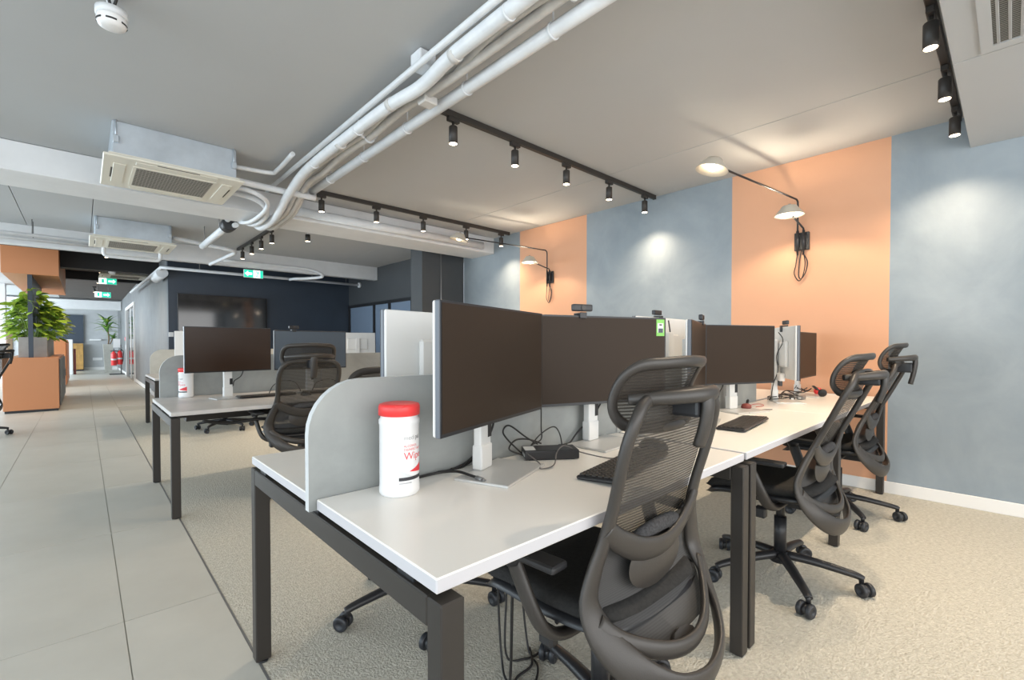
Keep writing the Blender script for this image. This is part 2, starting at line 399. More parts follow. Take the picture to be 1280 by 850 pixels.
def pipe(name, label, pts, r, m='pipe', group=None, n=10, res=5, straight=False):
    b = MB(); b.sweep(pts if straight else cr(pts, res), r, n=n)
    o = b.build(name, m); tag(o, label, 'pipe', group); return o
def clips(o, pts, r, zt=ZC, m='pipe'):
    for x, y, z in pts:
        MB().cyl((x, y - .006, z), (x, y + .006, z), r + .005, n=14).box((x, y, (z + r + zt) / 2), (.006, .006, zt - z - r)).build('pipe_clip', m, o)
a = pipe('conduit_pipe', 'wide white conduit pipe on the right edge of the overhead pipe run', [(1.60, -1, 2.565), (1.60, 4.5, 2.565)], .034, straight=True)
clips(a, [(1.60, y, 2.565) for y in (.9, 1.45, 2.1, 2.75, 3.4, 4.05)], .034)
MB().cyl((1.60, 4.5, 2.565), (1.60, 4.54, 2.565), .040, n=14).build('end_cap', 'pipe', a)
c = pipe('insulated_pipe', 'thick white insulated pipe at the left of the overhead pipe run', [(1.37, -1, 2.57), (1.37, 1.5, 2.57), (1.375, 1.95, 2.57), (1.395, 2.25, 2.56), (1.37, 2.7, 2.568), (1.37, 3.9, 2.568), (1.37, 4.4, 2.48), (1.40, 4.8, 2.405), (1.45, 5.2, 2.402), (1.45, 5.6, 2.405), (1.44, 5.86, 2.50), (1.44, 6.0, 2.62), (1.44, 6.05, 2.68)], .036, res=8, n=12)
clips(c, [(1.37, y, 2.567) for y in (.7, 1.5, 3.0, 3.8)], .034)
for y in (1.05, 1.9, 2.55, 3.3): MB().cyl((1.375, y - .02, 2.568), (1.375, y + .02, 2.568), .0385, n=14).build('wrap_band', 'cable_wrap', c)
d = pipe('thin_pipe', 'slim white pipe at the far left of the overhead run, tight against the ceiling', [(1.318, -1, 2.606), (1.318, 4.9, 2.606)], .018, straight=True)
for k, (x, z, r, lab) in enumerate(((1.455, 2.60, .019, 'pale cable bundle beside the thick insulated overhead pipe'), (1.50, 2.585, .024, 'thicker pale cable bundle in the middle of the overhead run'), (1.535, 2.615, .014, 'thin pale cable next to the wide white conduit overhead'))):
    pts = [(x + .012 * sin(i * 1.7 + k), -1 + i * .45, z + .008 * cos(i * 2.3 + k * 2)) for i in range(12)]
    pts[7] = (x + .03 - .05 * k, 2.15, z - .03 + .012 * k); pts[8] = (x - .02, 2.6, z + .005)
    pts += [(x, 4.35, z - .02), (x + .02, 4.8, 2.43), (x + .04, 5.2, 2.41), (x + .04, 5.6, 2.41), (x + .03, 5.86, 2.5), (x + .03, 6.0, 2.62), (x + .03, 6.04, 2.68)]
    o = pipe('cable_bundle', lab, pts, r, 'cable_wrap', res=5, n=9)
    for y in (.35, 1.25, 3.1):
        MB().cyl((x, y - .008, z), (x, y + .008, z), r + .014, n=12).build('cable_tie', 'pipe', o)
jb = tag(MB().bx(1.31, 1.41, 2.12, 2.22, 2.60, 2.685, .006).build('junction_box', 'pipe'), 'small white junction box at the kink of the overhead pipes', 'junction box')
jb2 = tag(MB().bx(1.45, 1.54, 2.30, 2.38, 2.525, 2.57, .006).cyl((1.495, 2.34, 2.55), (1.495, 2.34, 2.69), .005, n=6).build('junction_box', 'cable_wrap'), 'low grey junction box under the overhead cable bundles', 'junction box')
pipe('cross_pipe', 'white pipe from the nearest ceiling unit across to the pipe run', [(.93, 4.5, 2.52), (1.2, 4.5, 2.515), (1.62, 4.47, 2.50)], .028)
pipe('cross_pipe', 'slim white pipe beside the nearest ceiling unit, just under the ceiling', [(.93, 4.40, 2.60), (1.20, 4.38, 2.61), (1.24, 4.30, 2.62), (1.24, 3.9, 2.64)], .018)
pipe('bent_pipe', 'white looped hose beside the nearest ceiling unit', [(.93, 4.80, 2.50), (1.08, 4.80, 2.495), (1.19, 4.78, 2.47), (1.29, 4.84, 2.43), (1.355, 5.1, 2.405), (1.36, 5.45, 2.40), (1.35, 5.82, 2.48), (1.34, 6.0, 2.60), (1.34, 6.04, 2.68)], .026)
pipe('bent_pipe', 'second slimmer looped hose beside the nearest ceiling unit', [(.93, 4.62, 2.49), (1.05, 4.56, 2.48), (1.17, 4.55, 2.445), (1.26, 4.66, 2.415), (1.295, 4.95, 2.40), (1.29, 5.4, 2.40), (1.28, 5.82, 2.48), (1.27, 6.0, 2.60), (1.27, 6.04, 2.68)], .020)
pipe('beam_pipe', 'long white round pipe along the front of the ceiling beam', [(1.62, 5.15, 2.53), (4.20, 5.15, 2.53)], .048, straight=True, n=16)
e = pipe('joined_pipe', 'white pipe with black collar joint below the second ceiling unit', [(1.20, 5.92, 2.45), (1.20, 7.45, 2.45)], .040, straight=True, n=14)
MB().cyl((1.20, 5.82, 2.45), (1.20, 6.0, 2.45), .075, n=16).build('black_collar', 'bezel', e)
MB().cyl((1.17, 5.77, 2.49), (1.17, 5.84, 2.48), .028, n=12).build('pipe_stub', 'pipe', e); MB().cyl((1.24, 5.77, 2.43), (1.235, 5.84, 2.43), .028, n=12).build('pipe_stub', 'pipe', e)
for y in (6.4, 7.3): MB().cyl((1.20, y, 2.48), (1.20, y, 2.69), .005, n=6).build('hanger_rod', 'grey_metal', e)
pipe('cross_pipe', 'white pipe leading from the second ceiling unit towards the black wall', [(.9, 7.7, 2.56), (1.3, 7.7, 2.52), (1.62, 7.65, 2.47), (1.6, 8.0, 2.44), (1.5, 8.7, 2.40)], .026)
pipe('bent_pipe', 'white bent pipe hanging below the second ceiling unit', [(.22, 8.33, 2.432), (.22, 8.34, 2.36), (.24, 8.34, 2.33), (.30, 8.34, 2.32), (.75, 8.34, 2.32), (.81, 8.34, 2.33), (.83, 8.34, 2.36), (.83, 8.33, 2.432)], .022, res=6)
q = pipe('conduit_pipe', 'long slim white conduit in front of the black back wall', [(.98, 16.5, 2.55), (.98, 9.75, 2.42), (1.05, 9.6, 2.40), (2.5, 9.6, 2.40), (4.40, 9.6, 2.40)], .026, straight=True)
MB().cyl((4.375, 9.6, 2.40), (4.415, 9.6, 2.40), .055, n=16).build('wall_flange', 'pipe', q)
for x in (1.5, 2.5, 3.4, 4.1): MB().cyl((x, 9.6, 2.42), (x, 9.6, 2.85), .006, n=6).build('hanger_rod', 'grey_metal', q)
pipe('bent_pipe', 'white pipe bending down past the ceiling beam in front of the black wall', [(1.7, 8.78, 2.50), (2.9, 8.76, 2.50), (3.2, 8.72, 2.45), (3.28, 8.75, 2.38), (3.1, 9.0, 2.36), (2.95, 9.2, 2.36), (2.95, 9.5, 2.375)], .026)
for k, (y, z) in enumerate(((8.35, 2.49), (8.50, 2.46))):
    o = pipe('conduit_pipe', ('upper' if k == 0 else 'lower') + ' of the two white conduits crossing above the orange bulkhead', [(-2.2, y, z), (.12, y, z)], .022, straight=True)
    for x in (-1.3, -.45): MB().cyl((x, y, z + .02), (x, y, ZC), .006, n=6).build('hanger_rod', 'grey_metal', o)
pipe('wall_stub', 'round white end of a duct at the top corner of the corridor wall', [(1.02, 10.9, 2.36), (1.02, 10.0, 2.36)], .085, straight=True, n=18)

# smoke detector
sd = thing('smoke_detector', 'round white smoke detector on the ceiling at upper left', 'detector', (.112, 2.765, ZC - .065))
MB().cyl((0, 0, 0), (0, 0, .065), .018, n=12).build('mounting_stem', 'pipe', sd)
MB().lathe([(0, 0), (.058, 0), (.058, -.028), (.050, -.030), (0, -.030)]).build('mounting_base', 'pipe', sd)
MB().lathe([(0, -.030), (.052, -.030), (.054, -.040), (.054, -.058), (.048, -.072), (.03, -.078), (0, -.079)]).build('sensor_head', 'white_plastic', sd)
b = MB()
for k in range(6):
    a0 = k * pi / 3 + .1
    b.sweep([(.0545 * cos(a0 + t * .14), .0545 * sin(a0 + t * .14), -.058) for t in range(6)], (.004, .0015), n=6, hint=(0, 0, 1))
b.build('sensor_slots', 'bezel', sd)
o = MB().sweep(cr([(.095, 2.69, 2.688), (.098, 2.715, 2.66), (.108, 2.735, 2.626)]), .006, n=8).sweep(cr([(.135, 2.68, 2.688), (.128, 2.71, 2.66), (.118, 2.735, 2.626)]), .006, n=8).build('detector_cable', 'cable')
tag(o, 'black cable loop feeding the ceiling smoke detector', 'cable')

# ------------------------------------------------------------------ track lights
def track(label, p0, p1):
    t = thing('track_rail', label, 'light track', (0, 0, 0))
    x0, y0, x1, y1 = *p0, *p1
    w = .018
    if abs(x1 - x0) > abs(y1 - y0):
        MB().bx(x0, x1, y0 - w, y0 + w, ZC - .04, ZC, .003).build('rail', 'track', t); MB().bx(x0 - .01, x0, y0 - w, y0 + w, ZC - .042, ZC).build('end_cap', 'track', t); MB().bx(x1, x1 + .01, y0 - w, y0 + w, ZC - .042, ZC).build('end_cap', 'track', t)
    else:
        MB().bx(x0 - w, x0 + w, y0, y1, ZC - .04, ZC, .003).build('rail', 'track', t); MB().bx(x0 - w, x0 + w, y0 - .01, y0, ZC - .042, ZC).build('end_cap', 'track', t)
    return t
def make_spot():
    t = thing('track_spotlight', '', 'spotlight')
    MB().bx(-.045, .045, -.016, .016, -.030, 0, .003).build('adapter', 'track', t)
    MB().cyl((0, 0, -.03), (0, 0, -.062), .009, n=10).build('swivel_joint', 'track', t)
    h = MB().lathe([(0, -.058), (.026, -.058), (.029, -.062), (.029, -.172), (.025, -.172), (.024, -.160), (0, -.160)], n=20).build('lamp_housing', 'track', t)
    MB().lathe([(0, -.1735), (.0255, -.1735), (.0255, -.171)], n=20).build('lens', 'lamp_on', h)
    return t
sp0 = make_spot(); nsp = 0
def tspot(x, y, label, z=ZC - .04, pw=44, rz=0, tilt=(0, 0, 0), size=125):
    global nsp
    place(sp0, nsp, (x, y, z), rz, label, 'track spotlights'); nsp += 1
    spot((x, y, z - .180), pw, size=size)
track('middle black light track running to the blue wall', (1.70, 2.575), (4.42, 2.575))
for x, w in ((1.845, 'fifth spotlight from the blue wall on the middle track, beside the pipe run'), (2.415, 'fourth spotlight from the blue wall on the middle black track'), (3.01, 'third spotlight from the blue wall on the middle black track'), (3.62, 'second spotlight from the blue wall on the middle black track'), (4.235, 'spotlight on the middle track nearest the blue wall')):
    tspot(x, 2.575, w, pw=54 if x > 4 else 44)
track('far black light track in front of the white ceiling beam', (1.72, 4.80), (4.38, 4.80))
for x, w in ((1.80, 'leftmost spotlight on the far track, beside the pipe run'), (2.40, 'fourth spotlight from the wall on the far black track'), (3.0, 'third spotlight from the wall on the far black track'), (3.64, 'spotlight on the far track just above the lamp shade'), (4.24, 'spotlight on the far track nearest the wall')):
    tspot(x, 4.80, w, pw=54 if x > 4 else 44)
track('near black light track against the dropped soffit, top right', (2.0, .27), (4.40, .27))
for x, w in ((2.10, 'unseen fourth spotlight by the soffit, added to light the front desk'), (2.85, 'third spotlight from the wall by the soffit, largest one in view'), (3.50, 'middle spotlight of the three by the soffit'), (4.15, 'spotlight by the soffit nearest the wall')):  # the first, out of view, is added to brighten the front desk
    tspot(x, .27, w, pw=85 if x < 2.5 else (60 if x > 4 else 44))
track('short black track behind the beam running towards the black wall', (1.87, 6.55), (1.87, 8.6))
for y, w in ((6.75, 'nearest spotlight on the short track behind the beam'), (7.25, 'second nearest spotlight on the short track behind the beam'), (7.75, 'third nearest spotlight on the short track behind the beam'), (8.3, 'farthest spotlight on the short track by the black wall')):
    tspot(1.87, y, w, rz=R(90))
pd = thing('pendant_spotlight', 'single black pendant spotlight hung on a white rod behind the beam', 'spotlight', (2.25, 6.5, ZC))
MB().cyl((0, 0, 0), (0, 0, -.08), .006, n=8).build('rod', 'pipe', pd)
h = MB().lathe([(0, -.08), (.032, -.08), (.032, -.17), (.027, -.17), (.026, -.16), (0, -.16)], n=20).build('lamp_housing', 'track', pd)
MB().lathe([(0, -.1715), (.028, -.1715), (.028, -.169)], n=20).build('lens', 'lamp_on', h); spot((2.25, 6.5, ZC - .180), 30)
for k, (x, y, z, w) in enumerate(((.33, 11.1, 2.86, 'dark ceiling spotlight in front of the black corridor beam'), (.30, 13.6, 2.86, 'dark corridor ceiling spotlight beside the nearer exit sign'), (.30, 15.9, 2.86, 'dark corridor ceiling spotlight behind the nearer exit sign'), (.27, 18.8, 2.86, 'farthest dark corridor ceiling spotlight above the fire extinguishers'))):
    tspot(x, y, w, z=z, pw=110, size=125)

# ------------------------------------------------------------------ wall lamps with two swinging arms
def make_lamp():
    t = thing('wall_lamp', '', 'wall lamp')          # origin on the wall at plate centre; wall at x = 0, room towards -x
    MB().bx(-.022, 0, -.055, .055, -.075, .075, .004).build('wall_plate', 'bezel', t)
    MB().cyl((-.05, .022, -.085), (-.05, .022, .085), .011, n=10).bx(-.05, -.02, .012, .032, -.05, .05).build('upper_arm_holder', 'bezel', t)
    MB().cyl((-.05, -.022, -.085), (-.05, -.022, .085), .011, n=10).bx(-.05, -.02, -.032, -.012, -.05, .05).build('lower_arm_holder', 'bezel', t)
    def head(c, d, up, nm):
        # shade lathe opens along d
        h = MB(); prof = [(.046, -.070), (.050, -.069), (.066, -.045), (.103, .0), (.106, .006), (.102, .006), (.064, -.041), (.048, -.064)]
        h.lathe(prof, c, n=28, axis=d); o = h.build('lamp_shade', 'shade_out', t)
        MB().lathe([(0, -.030), (.020, -.026), (.030, -.010), (.022, .008), (0, .014)], c, n=16, axis=d).build('bulb', 'bulb_dim' if up else 'bulb', o)
        MB().cyl(V(c) - V(d) * .062, V(c) - V(d) * .085, .011, n=12).cyl(V(c) - V(d) * .028, V(c) - V(d) * .064, .004, n=6).cyl(V(c) - V(d) * .066 - V((.048, 0, 0)), V(c) - V(d) * .066 + V((.048, 0, 0)), .004, n=6).build('socket', 'grey_metal', o)
        return o
    ue = V((-1.25, .16, .345)); pts = [(-.05, .022, -.12), (-.05, .022, .30), (-.055, .022, .33), (-.08, .025, .345), tuple(ue + V((.10, -.013, 0))), tuple(ue)]
    MB().sweep(pts, .0075, n=8).build('upper_arm', 'bezel', t)
    head(tuple(ue + V((-.10, .012, -.035))), tuple(V((-.17, .18, -.97)).normalized()), 1, 'u')
    le = V((-.36, -.02, .155)); MB().sweep([(-.05, -.022, -.12), (-.05, -.022, .075), (-.06, -.022, .10), tuple(le)], .0075, n=8).build('lower_arm', 'bezel', t)
    head(tuple(le + V((-.05, 0, -.012))), (0, 0, -1), 0, 'l')
    c = MB()
    c.sweep(cr([(-.05, .022, -.11), (-.045, .035, -.2), (-.03, .05, -.27), (-.02, .02, -.33), (-.025, -.01, -.30), (-.03, -.03, -.2), (-.04, -.022, -.11)], 6), .004, n=6)
    c.sweep(cr([(-.05, -.022, -.11), (-.04, -.05, -.18), (-.03, -.035, -.26), (-.02, .0, -.315), (-.02, .02, -.28), (-.02, .012, -.15), (-.01, .0, -.07)], 6), .004, n=6)
    c.build('looped_cord', 'cable', t)
    return t
lp = make_lamp()
for k, (y, w) in enumerate(((1.217, 'two-armed wall lamp on the wider orange panel at right'), (4.085, 'two-armed wall lamp on the narrower orange panel farther back'))):
    place(lp, k, (XW - .001, y, 1.995), 0, w, 'two-armed wall lamps')
    x0, z0 = XW, 1.995
    point((x0 - .41 + .016, y - .02 + .010, z0 + .143 + .040), 17, rad=.015)
    point((x0 - .41, y - .02, z0 + .143 - .022), .5, rad=.01)
    point((x0 - 1.352 + .028, y + .172 + .010, z0 + .310 + .038), .7, rad=.012)
# ================================================================== FURNITURE
# ------------------------------------------------------------------ bench desks
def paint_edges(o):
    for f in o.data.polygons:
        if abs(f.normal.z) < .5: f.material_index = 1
def desk(name, label, x0, x1, y0, y1, zt, tops, topm='desk', left=1, right=1, grp=None):
    t = thing(name, label, 'desk', (x0, y0, 0), 0, grp); L = x1 - x0; D = y1 - y0; z1 = zt - .028
    for a, c in tops:
        MB().bx(.002, L - .002, a - y0, c - y0, z1, zt, .0025).build('tabletop', [topm, 'desk_edge' if topm == 'desk' else topm], t); paint_edges(t.children[-1])
    f = MB()
    fz = z1 - .012; 
    for sx, on in ((0, left), (L - .05, right)):
        if not on: continue
        for yy in (0, D - .045):
            lg = MB().bx(sx, sx + .05, yy - .012 if yy == 0 else yy, yy + .033 if yy == 0 else yy + .045, 0.004, fz, .003).build('leg', 'steel', t)
            MB().cyl((sx + .025, yy + .012, 0), (sx + .025, yy + .012, .006), .018, n=10).build('levelling_foot', 'bezel', lg)
        MB().bx(sx, sx + .05, .033, D - .045, fz - .055, fz, .003).build('crossbar', 'steel', t)
        for yy in (.12, D / 2, D - .12):
            f.bx(sx + .008, sx + .042, yy - .03, yy + .03, fz, z1)
    f.build('spacer_pads', 'bezel', t)['kind'] = 'stuff'
    for yy in (.30, D - .34):
        MB().bx(.05 if left else 0, L - .05 if right else L, yy, yy + .04, fz - .04, fz).build('long_rail', 'steel', t)
    MB().bx(.15, L - .15, D / 2 - .06, D / 2 + .06, fz - .095, fz - .06).build('cable_tray', 'steel', t)
    return t
Y0, Y1, ZT = .655, 1.838, .73
halves = [(.660, 1.211), (1.243, 1.834)]
desk('bench_desk', 'white bench desk in front with the wipes tub and first two screens', .434, 1.768, Y0, Y1, ZT, halves)
desk('bench_desk', 'middle white bench desk by the second office chair', 1.790, 3.105, Y0, Y1, ZT, halves)
desk('bench_desk', 'last white bench desk against the orange wall', 3.110, 4.425, Y0, Y1, ZT, halves, left=0)
desk('bench_desk', 'pale grey desk of the second row with two dark screens', .405, 1.76, 3.655, 4.765, .69, [(3.66, 4.72)], 'desk_grey')
desk('bench_desk', 'pale grey second-row desk behind the tall mesh chair, farther from the aisle', 1.765, 3.1, 3.655, 4.765, .69, [(3.66, 4.72)], 'desk_grey')
desk('bench_desk', 'pale desk of the third row nearest the black wall, at the aisle end', .645, 2.1, 7.22, 8.44, .70, [(7.225, 8.39)], 'desk_grey')
desk('bench_desk', 'pale desk of the third row nearest the black wall, inner one', 2.105, 4.1, 7.22, 8.44, .70, [(7.225, 8.39)], 'desk_grey')

def divider(label, x0, x1, yc, zb, zt, r, m='felt', th=.024, edge='felt_edge'):
    pts = [(x0, zb), (x1, zb), (x1, zt)]
    pts += [(x0 + r - r * sin(a), zt - r + r * cos(a)) for a in [k * pi / 16 for k in range(9)]] if r else [(x0, zt)]
    b = MB(); n = len(pts)
    a = [b.bm.verts.new((x, yc - th / 2, z)) for x, z in pts]; c = [b.bm.verts.new((x, yc + th / 2, z)) for x, z in pts]
    b.mi = 0; b._tag([b.bm.faces.new(a), b.bm.faces.new(c[::-1])]); b.mi = 1
    for k in range(n): b._tag([b.bm.faces.new((a[k], c[k], c[(k + 1) % n], a[(k + 1) % n]))])
    o = b.build('desk_divider', [m, edge]); tag(o, label, 'desk divider', 'desk dividers'); return o
divider('grey felt desk divider with a rounded corner behind the wipes tub', .418, 1.765, 1.227, .700, 1.035, .14)
divider('grey felt desk divider behind the screens of the middle desk', 1.775, 3.10, 1.227, .700, 1.035, 0)
divider('short grey felt divider on the last desk before the orange wall', 3.108, 3.46, 1.227, .700, 1.0, 0)
divider('grey divider with rounded corner on the second-row desk, behind the tub', .455, 1.755, 4.742, .66, 1.035, .14)
divider('grey divider of the second row, behind the mesh chair', 1.765, 3.095, 4.742, .66, 1.035, 0)
divider('beige divider with rounded corner on the third-row desk by the aisle', .70, 2.1, 8.41, .67, 1.05, .15, 'felt_beige', edge='felt_beige')
divider('beige divider of the third row, far inner desk', 2.11, 4.1, 8.41, .67, 1.05, .15, 'felt_beige', edge='felt_beige')

# ------------------------------------------------------------------ monitors
def monitor(label, loc, rz, rp=0, zc=.336, w=.615, h=.352, scr='screen', dx=0, dy=-.012, cable=True, ports=False, grp='monitors on the desks', base=True):
    """origin on the desk under the column; rz turns the whole stand, rp the panel on it; the screen looks to local -y"""
    t = thing('monitor', label, 'monitor', loc, rz, grp)
    if base:
        MB().bx(-.135, .135, -.115, .062, 0, .008, .002).build('stand_base', 'silver_stand', t)
        c = MB().bx(-.032, .032, .030, .058, .008, zc + .09, .006, 2).build('stand_column', 'silver', t)
        MB().bx(.010, .0325, .0288, .050, .105, .155).build('cable_notch', 'bezel', c)
        MB().bx(-.034, .034, .026, .062, .008, .085, .006, 2).build('column_foot', 'silver', c)
    p = MB(); g = -.012
    p.box((0, 0, 0), (w, .016, h), .003); hs = p.build('panel_housing', 'bezel_side', t); hs.location = (dx, dy, zc); hs.rotation_euler = (0, 0, rp)
    MB().box((0, .0125, 0), (w - .002, .010, h - .002), .004).build('back_cover', 'silver', hs)
    MB().box((0, .0265, -.01), (w * .55, .022, h * .5), .008).build('rear_hump', 'silver', hs)
    MB().bx(-w / 2 + .001, w / 2 - .001, -.0100, -.0080, -h / 2 + .001, h / 2 - .001).build('bezel', 'bezel', hs)
    MB().bx(-w / 2 + .007, w / 2 - .007, -.0108, -.0098, -h / 2 + .011, h / 2 - .007).build('screen', scr, hs)
    if ports:
        pb = MB().bx(-.10, .04, .018, .050, -h / 2 - .018, -h / 2 + .035, .003).build('port_cover', 'white_plastic', hs)
        for k in range(2): MB().bx(-.07 + k * .05, -.045 + k * .05, .024, .044, -h / 2 - .055, -h / 2 - .012, .003).build('plug', 'bezel', pb)
    return t, hs
def webcam(label, mon, x, top, back=False):
    t, hs = mon
    bpy.context.view_layer.update()
    mw = hs.matrix_world; p = mw @ V((x, 0, top)); rz = mw.to_euler().z
    w = thing('webcam', label, 'webcam', p, rz, 'webcams on the monitors')
    MB().box((0, -.004, .030), (.088, .022, .028), .006, seg=2).build('camera_body', 'bezel', w)
    MB().cyl((0, -.0145, .030), (0, -.018, .030), .010, n=16).build('lens', 'plastic', w)
    MB().bx(-.020, .020, -.010, .026, .002, .010, .002).bx(-.016, .016, -.017, -.011, -.012, .012, .002).bx(-.018, .018, .020, .028, -.035, .010, .002).build('clip', 'plastic_black', w)
    return w
D1 = .73
m1 = monitor('large dark monitor next to the wipes tub, nearest screen', (.94, 1.095, D1), R(21), R(-2))
m2 = monitor('dark monitor with a green sticker in its top corner', (1.53, 1.13, D1), R(3), R(-22), dx=.015)
m3 = monitor('narrow-looking monitor angled behind the first chair headrest, left one of the middle desk', (2.29, 1.10, D1), R(19), 0)
m4 = monitor('square-looking dark monitor above the keyboard of the middle desk', (2.88, 1.115, D1), R(-18), R(-4), w=.54)
m5 = monitor('monitor turned away with white back and two plugs, on the last desk', (3.57, 1.09, D1), R(30), R(2), ports=True, zc=.342)
m6 = monitor('farthest dark monitor in front of the orange wall', (4.12, 1.10, D1), R(3), 0, zc=.315)
f1 = monitor('white-backed monitor seen over the felt divider, left of the nearest dark screen', (1.15, 1.465, D1), R(190), 0, zc=.338, dx=.13)
f2 = monitor('white-backed monitor glimpsed between the second and third dark screens', (2.54, 1.42, D1), R(182), 0, zc=.38)
f3 = monitor('white-backed monitor hidden beyond the divider of the middle desk', (1.72, 1.47, D1), R(172), 0, zc=.30)
m7 = monitor('brownish dark monitor of the second row beside the aisle', (.88, 4.36, .69), R(8), 0, zc=.395, scr='warm_screen', w=.64, h=.362)
m8 = monitor('bluish grey monitor of the second row behind the mesh chair', (1.56, 4.44, .69), R(3), 0, zc=.385, scr='lcd', w=.66)
m9 = monitor('white-backed monitor of the third row, seen left of the brownish screen', (1.22, 7.8, .70), R(172), 0, zc=.42, w=.6, h=.38)
m10 = monitor('white-backed monitor of the third row, seen above the rounded felt divider', (3.55, 7.85, .70), R(165), 0, zc=.44, w=.62, h=.38)
webcam('webcam clipped on the monitor with the green sticker', m2, -.11, .176)
webcam('webcam on the bluish grey second-row monitor', m8, -.16, .176)
webcam('small webcam seen edge-on between two middle desk monitors', m3, .14, .176)
webcam('webcam on the white-backed monitor behind the middle desk divider', f2, .04, .176)
webcam('webcam on top of the monitor turned away on the last desk', m5, -.02, .176)
# sticker on the corner of the second monitor
st = MB(); st.bx(.255, .2975, -.0118, -.0109, .098, .168); so_ = st.build('sticker', 'sticker', m2[1]); so_['label'] = 'green rectangular sticker with a small picture'
MB().bx(.261, .2915, -.0122, -.0117, .112, .152).build('sticker_picture', 'ink_pale', so_)
MB().bx(.265, .2895, -.0125, -.0121, .112, .130).build('picture_body', 'navy', so_)
MB().lathe([(0, 0), (.0065, 0), (.0065, .0004)], (.277, -.0121, .137), n=14, axis=(0, -1, 0)).build('picture_face', 'pinkish', so_)
MB().bx(.270, .284, -.0125, -.0121, .142, .148).build('picture_hair', 'bezel', so_)

# ------------------------------------------------------------------ office chairs
ZB_ = [(1.0, -.315), (.97, -.315), (.85, -.262), (.72, -.200), (.62, -.157), (.53, -.140), (.45, -.170), (.38, -.220), (.33, -.258)]
def yb0(z):
    pr = sorted(ZB_)
    if z <= pr[0][0]: return pr[0][1]
    for (z0, y0), (z1, y1) in zip(pr, pr[1:]):
        if z <= z1:
            t = (z - z0) / (z1 - z0); return y0 + (y1 - y0) * t
    return pr[-1][1]
HALF = [(0, 1.005), (.08, 1.005), (.15, .998), (.195, .965), (.212, .90), (.210, .82), (.205, .74), (.212, .67), (.236, .60), (.252, .53), (.238, .46), (.190, .395), (.11, .348), (0, .330)]
def wz(z):
    p = HALF[2:]
    for (x0, z0), (x1, z1) in zip(p, p[1:]):
        if z1 <= z <= z0: return x1 + (x0 - x1) * (z - z1) / (z0 - z1)
    return .15
def make_chair(headrest=True, lean=0, hz=0):
    def yb(z): return yb0(z) + lean * (z - .60)
    t = thing('office_chair', '', 'chair')
    # star base
    hub = MB().cyl((0, 0, .085), (0, 0, .135), .045, .034, n=20).build('base_hub', 'plastic_black', t)
    for k in range(5):
        a = R(72 * k); d = V((cos(a), sin(a), 0)); s = V((-d.y, d.x, 0))
        pts = [d * .02 + V((0, 0, .118)), d * .12 + V((0, 0, .112)), d * .22 + V((0, 0, .098)), d * .30 + V((0, 0, .084)), d * .325 + V((0, 0, .075))]
        lg = MB().sweep(cr(pts, 3), lambda u: (.020 - .007 * u, .026 - .011 * u), n=10, hint=(0, 0, 1)).build('base_leg', 'plastic_black', t)
        cst = MB().cyl(d * .318 + V((0, 0, .085)), d * .318 + V((0, 0, .050)), .010, n=10)
        ca = R(72 * k + 40); cx = V((cos(ca), sin(ca), 0)); cc = d * .318 - V((-cx.y, cx.x, 0)) * .018
        cst.cyl(cc + V((0, 0, .030)) - cx * .008, cc + V((0, 0, .030)) + cx * .008, .022, n=14)
        ax = cst.build('caster_fork', 'plastic_black', lg)
        for sg in (-1, 1):
            MB().lathe([(0, -.010), (.026, -.010), (.030, -.006), (.030, .006), (.026, .010), (.014, .010), (.012, .006), (0, .006)], cc + cx * .019 * sg + V((0, 0, .030)), n=20, axis=cx * sg).build('caster_wheel', 'rubber', lg)
    MB().cyl((0, 0, .13), (0, 0, .30), .027, n=18).cyl((0, 0, .28), (0, 0, .395), .019, n=18).build('gas_lift', 'plastic_black', t)
    m = MB().bx(-.085, .085, -.16, .11, .375, .425, .012, 2).build('tilt_mechanism', 'plastic_black', t)
    MB().cyl((.08, .06, .40), (.22, .06, .385), .006, n=8).box((.24, .06, .382), (.06, .022, .012), .004).build('lever', 'plastic_black', m)
    MB().cyl((-.08, .02, .40), (-.17, .02, .385), .006, n=8).box((-.20, .02, .365), (.035, .05, .05), .008).build('lever', 'plastic_black', m)
    # seat shell and cushion
    def seatpt(u, v, dz):
        x = (u - .5) * 2; y = v
        hw = .248 - .03 * max(0, (y - .75) / .25) ** 2 - .035 * max(0, (.2 - y) / .2) ** 2
        yy = -.20 + .49 * y
        z = .452 + .018 * abs(x) ** 3 + .018 * max(0, 1 - y * 2.5) - .045 * max(0, (y - .7) / .3) ** 2
        return V((hw * x, yy, z + dz))
    def cush(lo, hi, nm, mt, inset=0):
        b = MB(); nu, nv = 14, 14; top = []; bot = []
        for i in range(nu + 1):
            rt, rb = [], []
            for j in range(nv + 1):
                u, v = i / nu, j / nv
                ex = min(1, min(u, 1 - u) * 9) ; ey = min(1, min(v, 1 - v) * 9); k = math.sqrt(max(0, 1 - (1 - ex) ** 2)) * math.sqrt(max(0, 1 - (1 - ey) ** 2))
                # round the outline corners
                p = seatpt(.5 + (u - .5) * (1 - .10 * abs(2 * v - 1) ** 6), .5 + (v - .5) * (1 - .06 * abs(2 * u - 1) ** 6), 0)
                mid = (lo + hi) / 2; rt.append(b.bm.verts.new(p + V((0, 0, mid + (hi - mid) * k)))); rb.append(b.bm.verts.new(p + V((0, 0, mid + (lo - mid) * k))))
            top.append(rt); bot.append(rb)
        for i in range(nu):
            for j in range(nv):
                for g, fl_ in ((top, 0), (bot, 1)):
                    q = (g[i][j], g[i + 1][j], g[i + 1][j + 1], g[i][j + 1]); f = b.bm.faces.new(q if not fl_ else q[::-1]); f.smooth = True
        bmesh.ops.remove_doubles(b.bm, verts=b.bm.verts, dist=1e-5)
        return b.build(nm, mt, t)
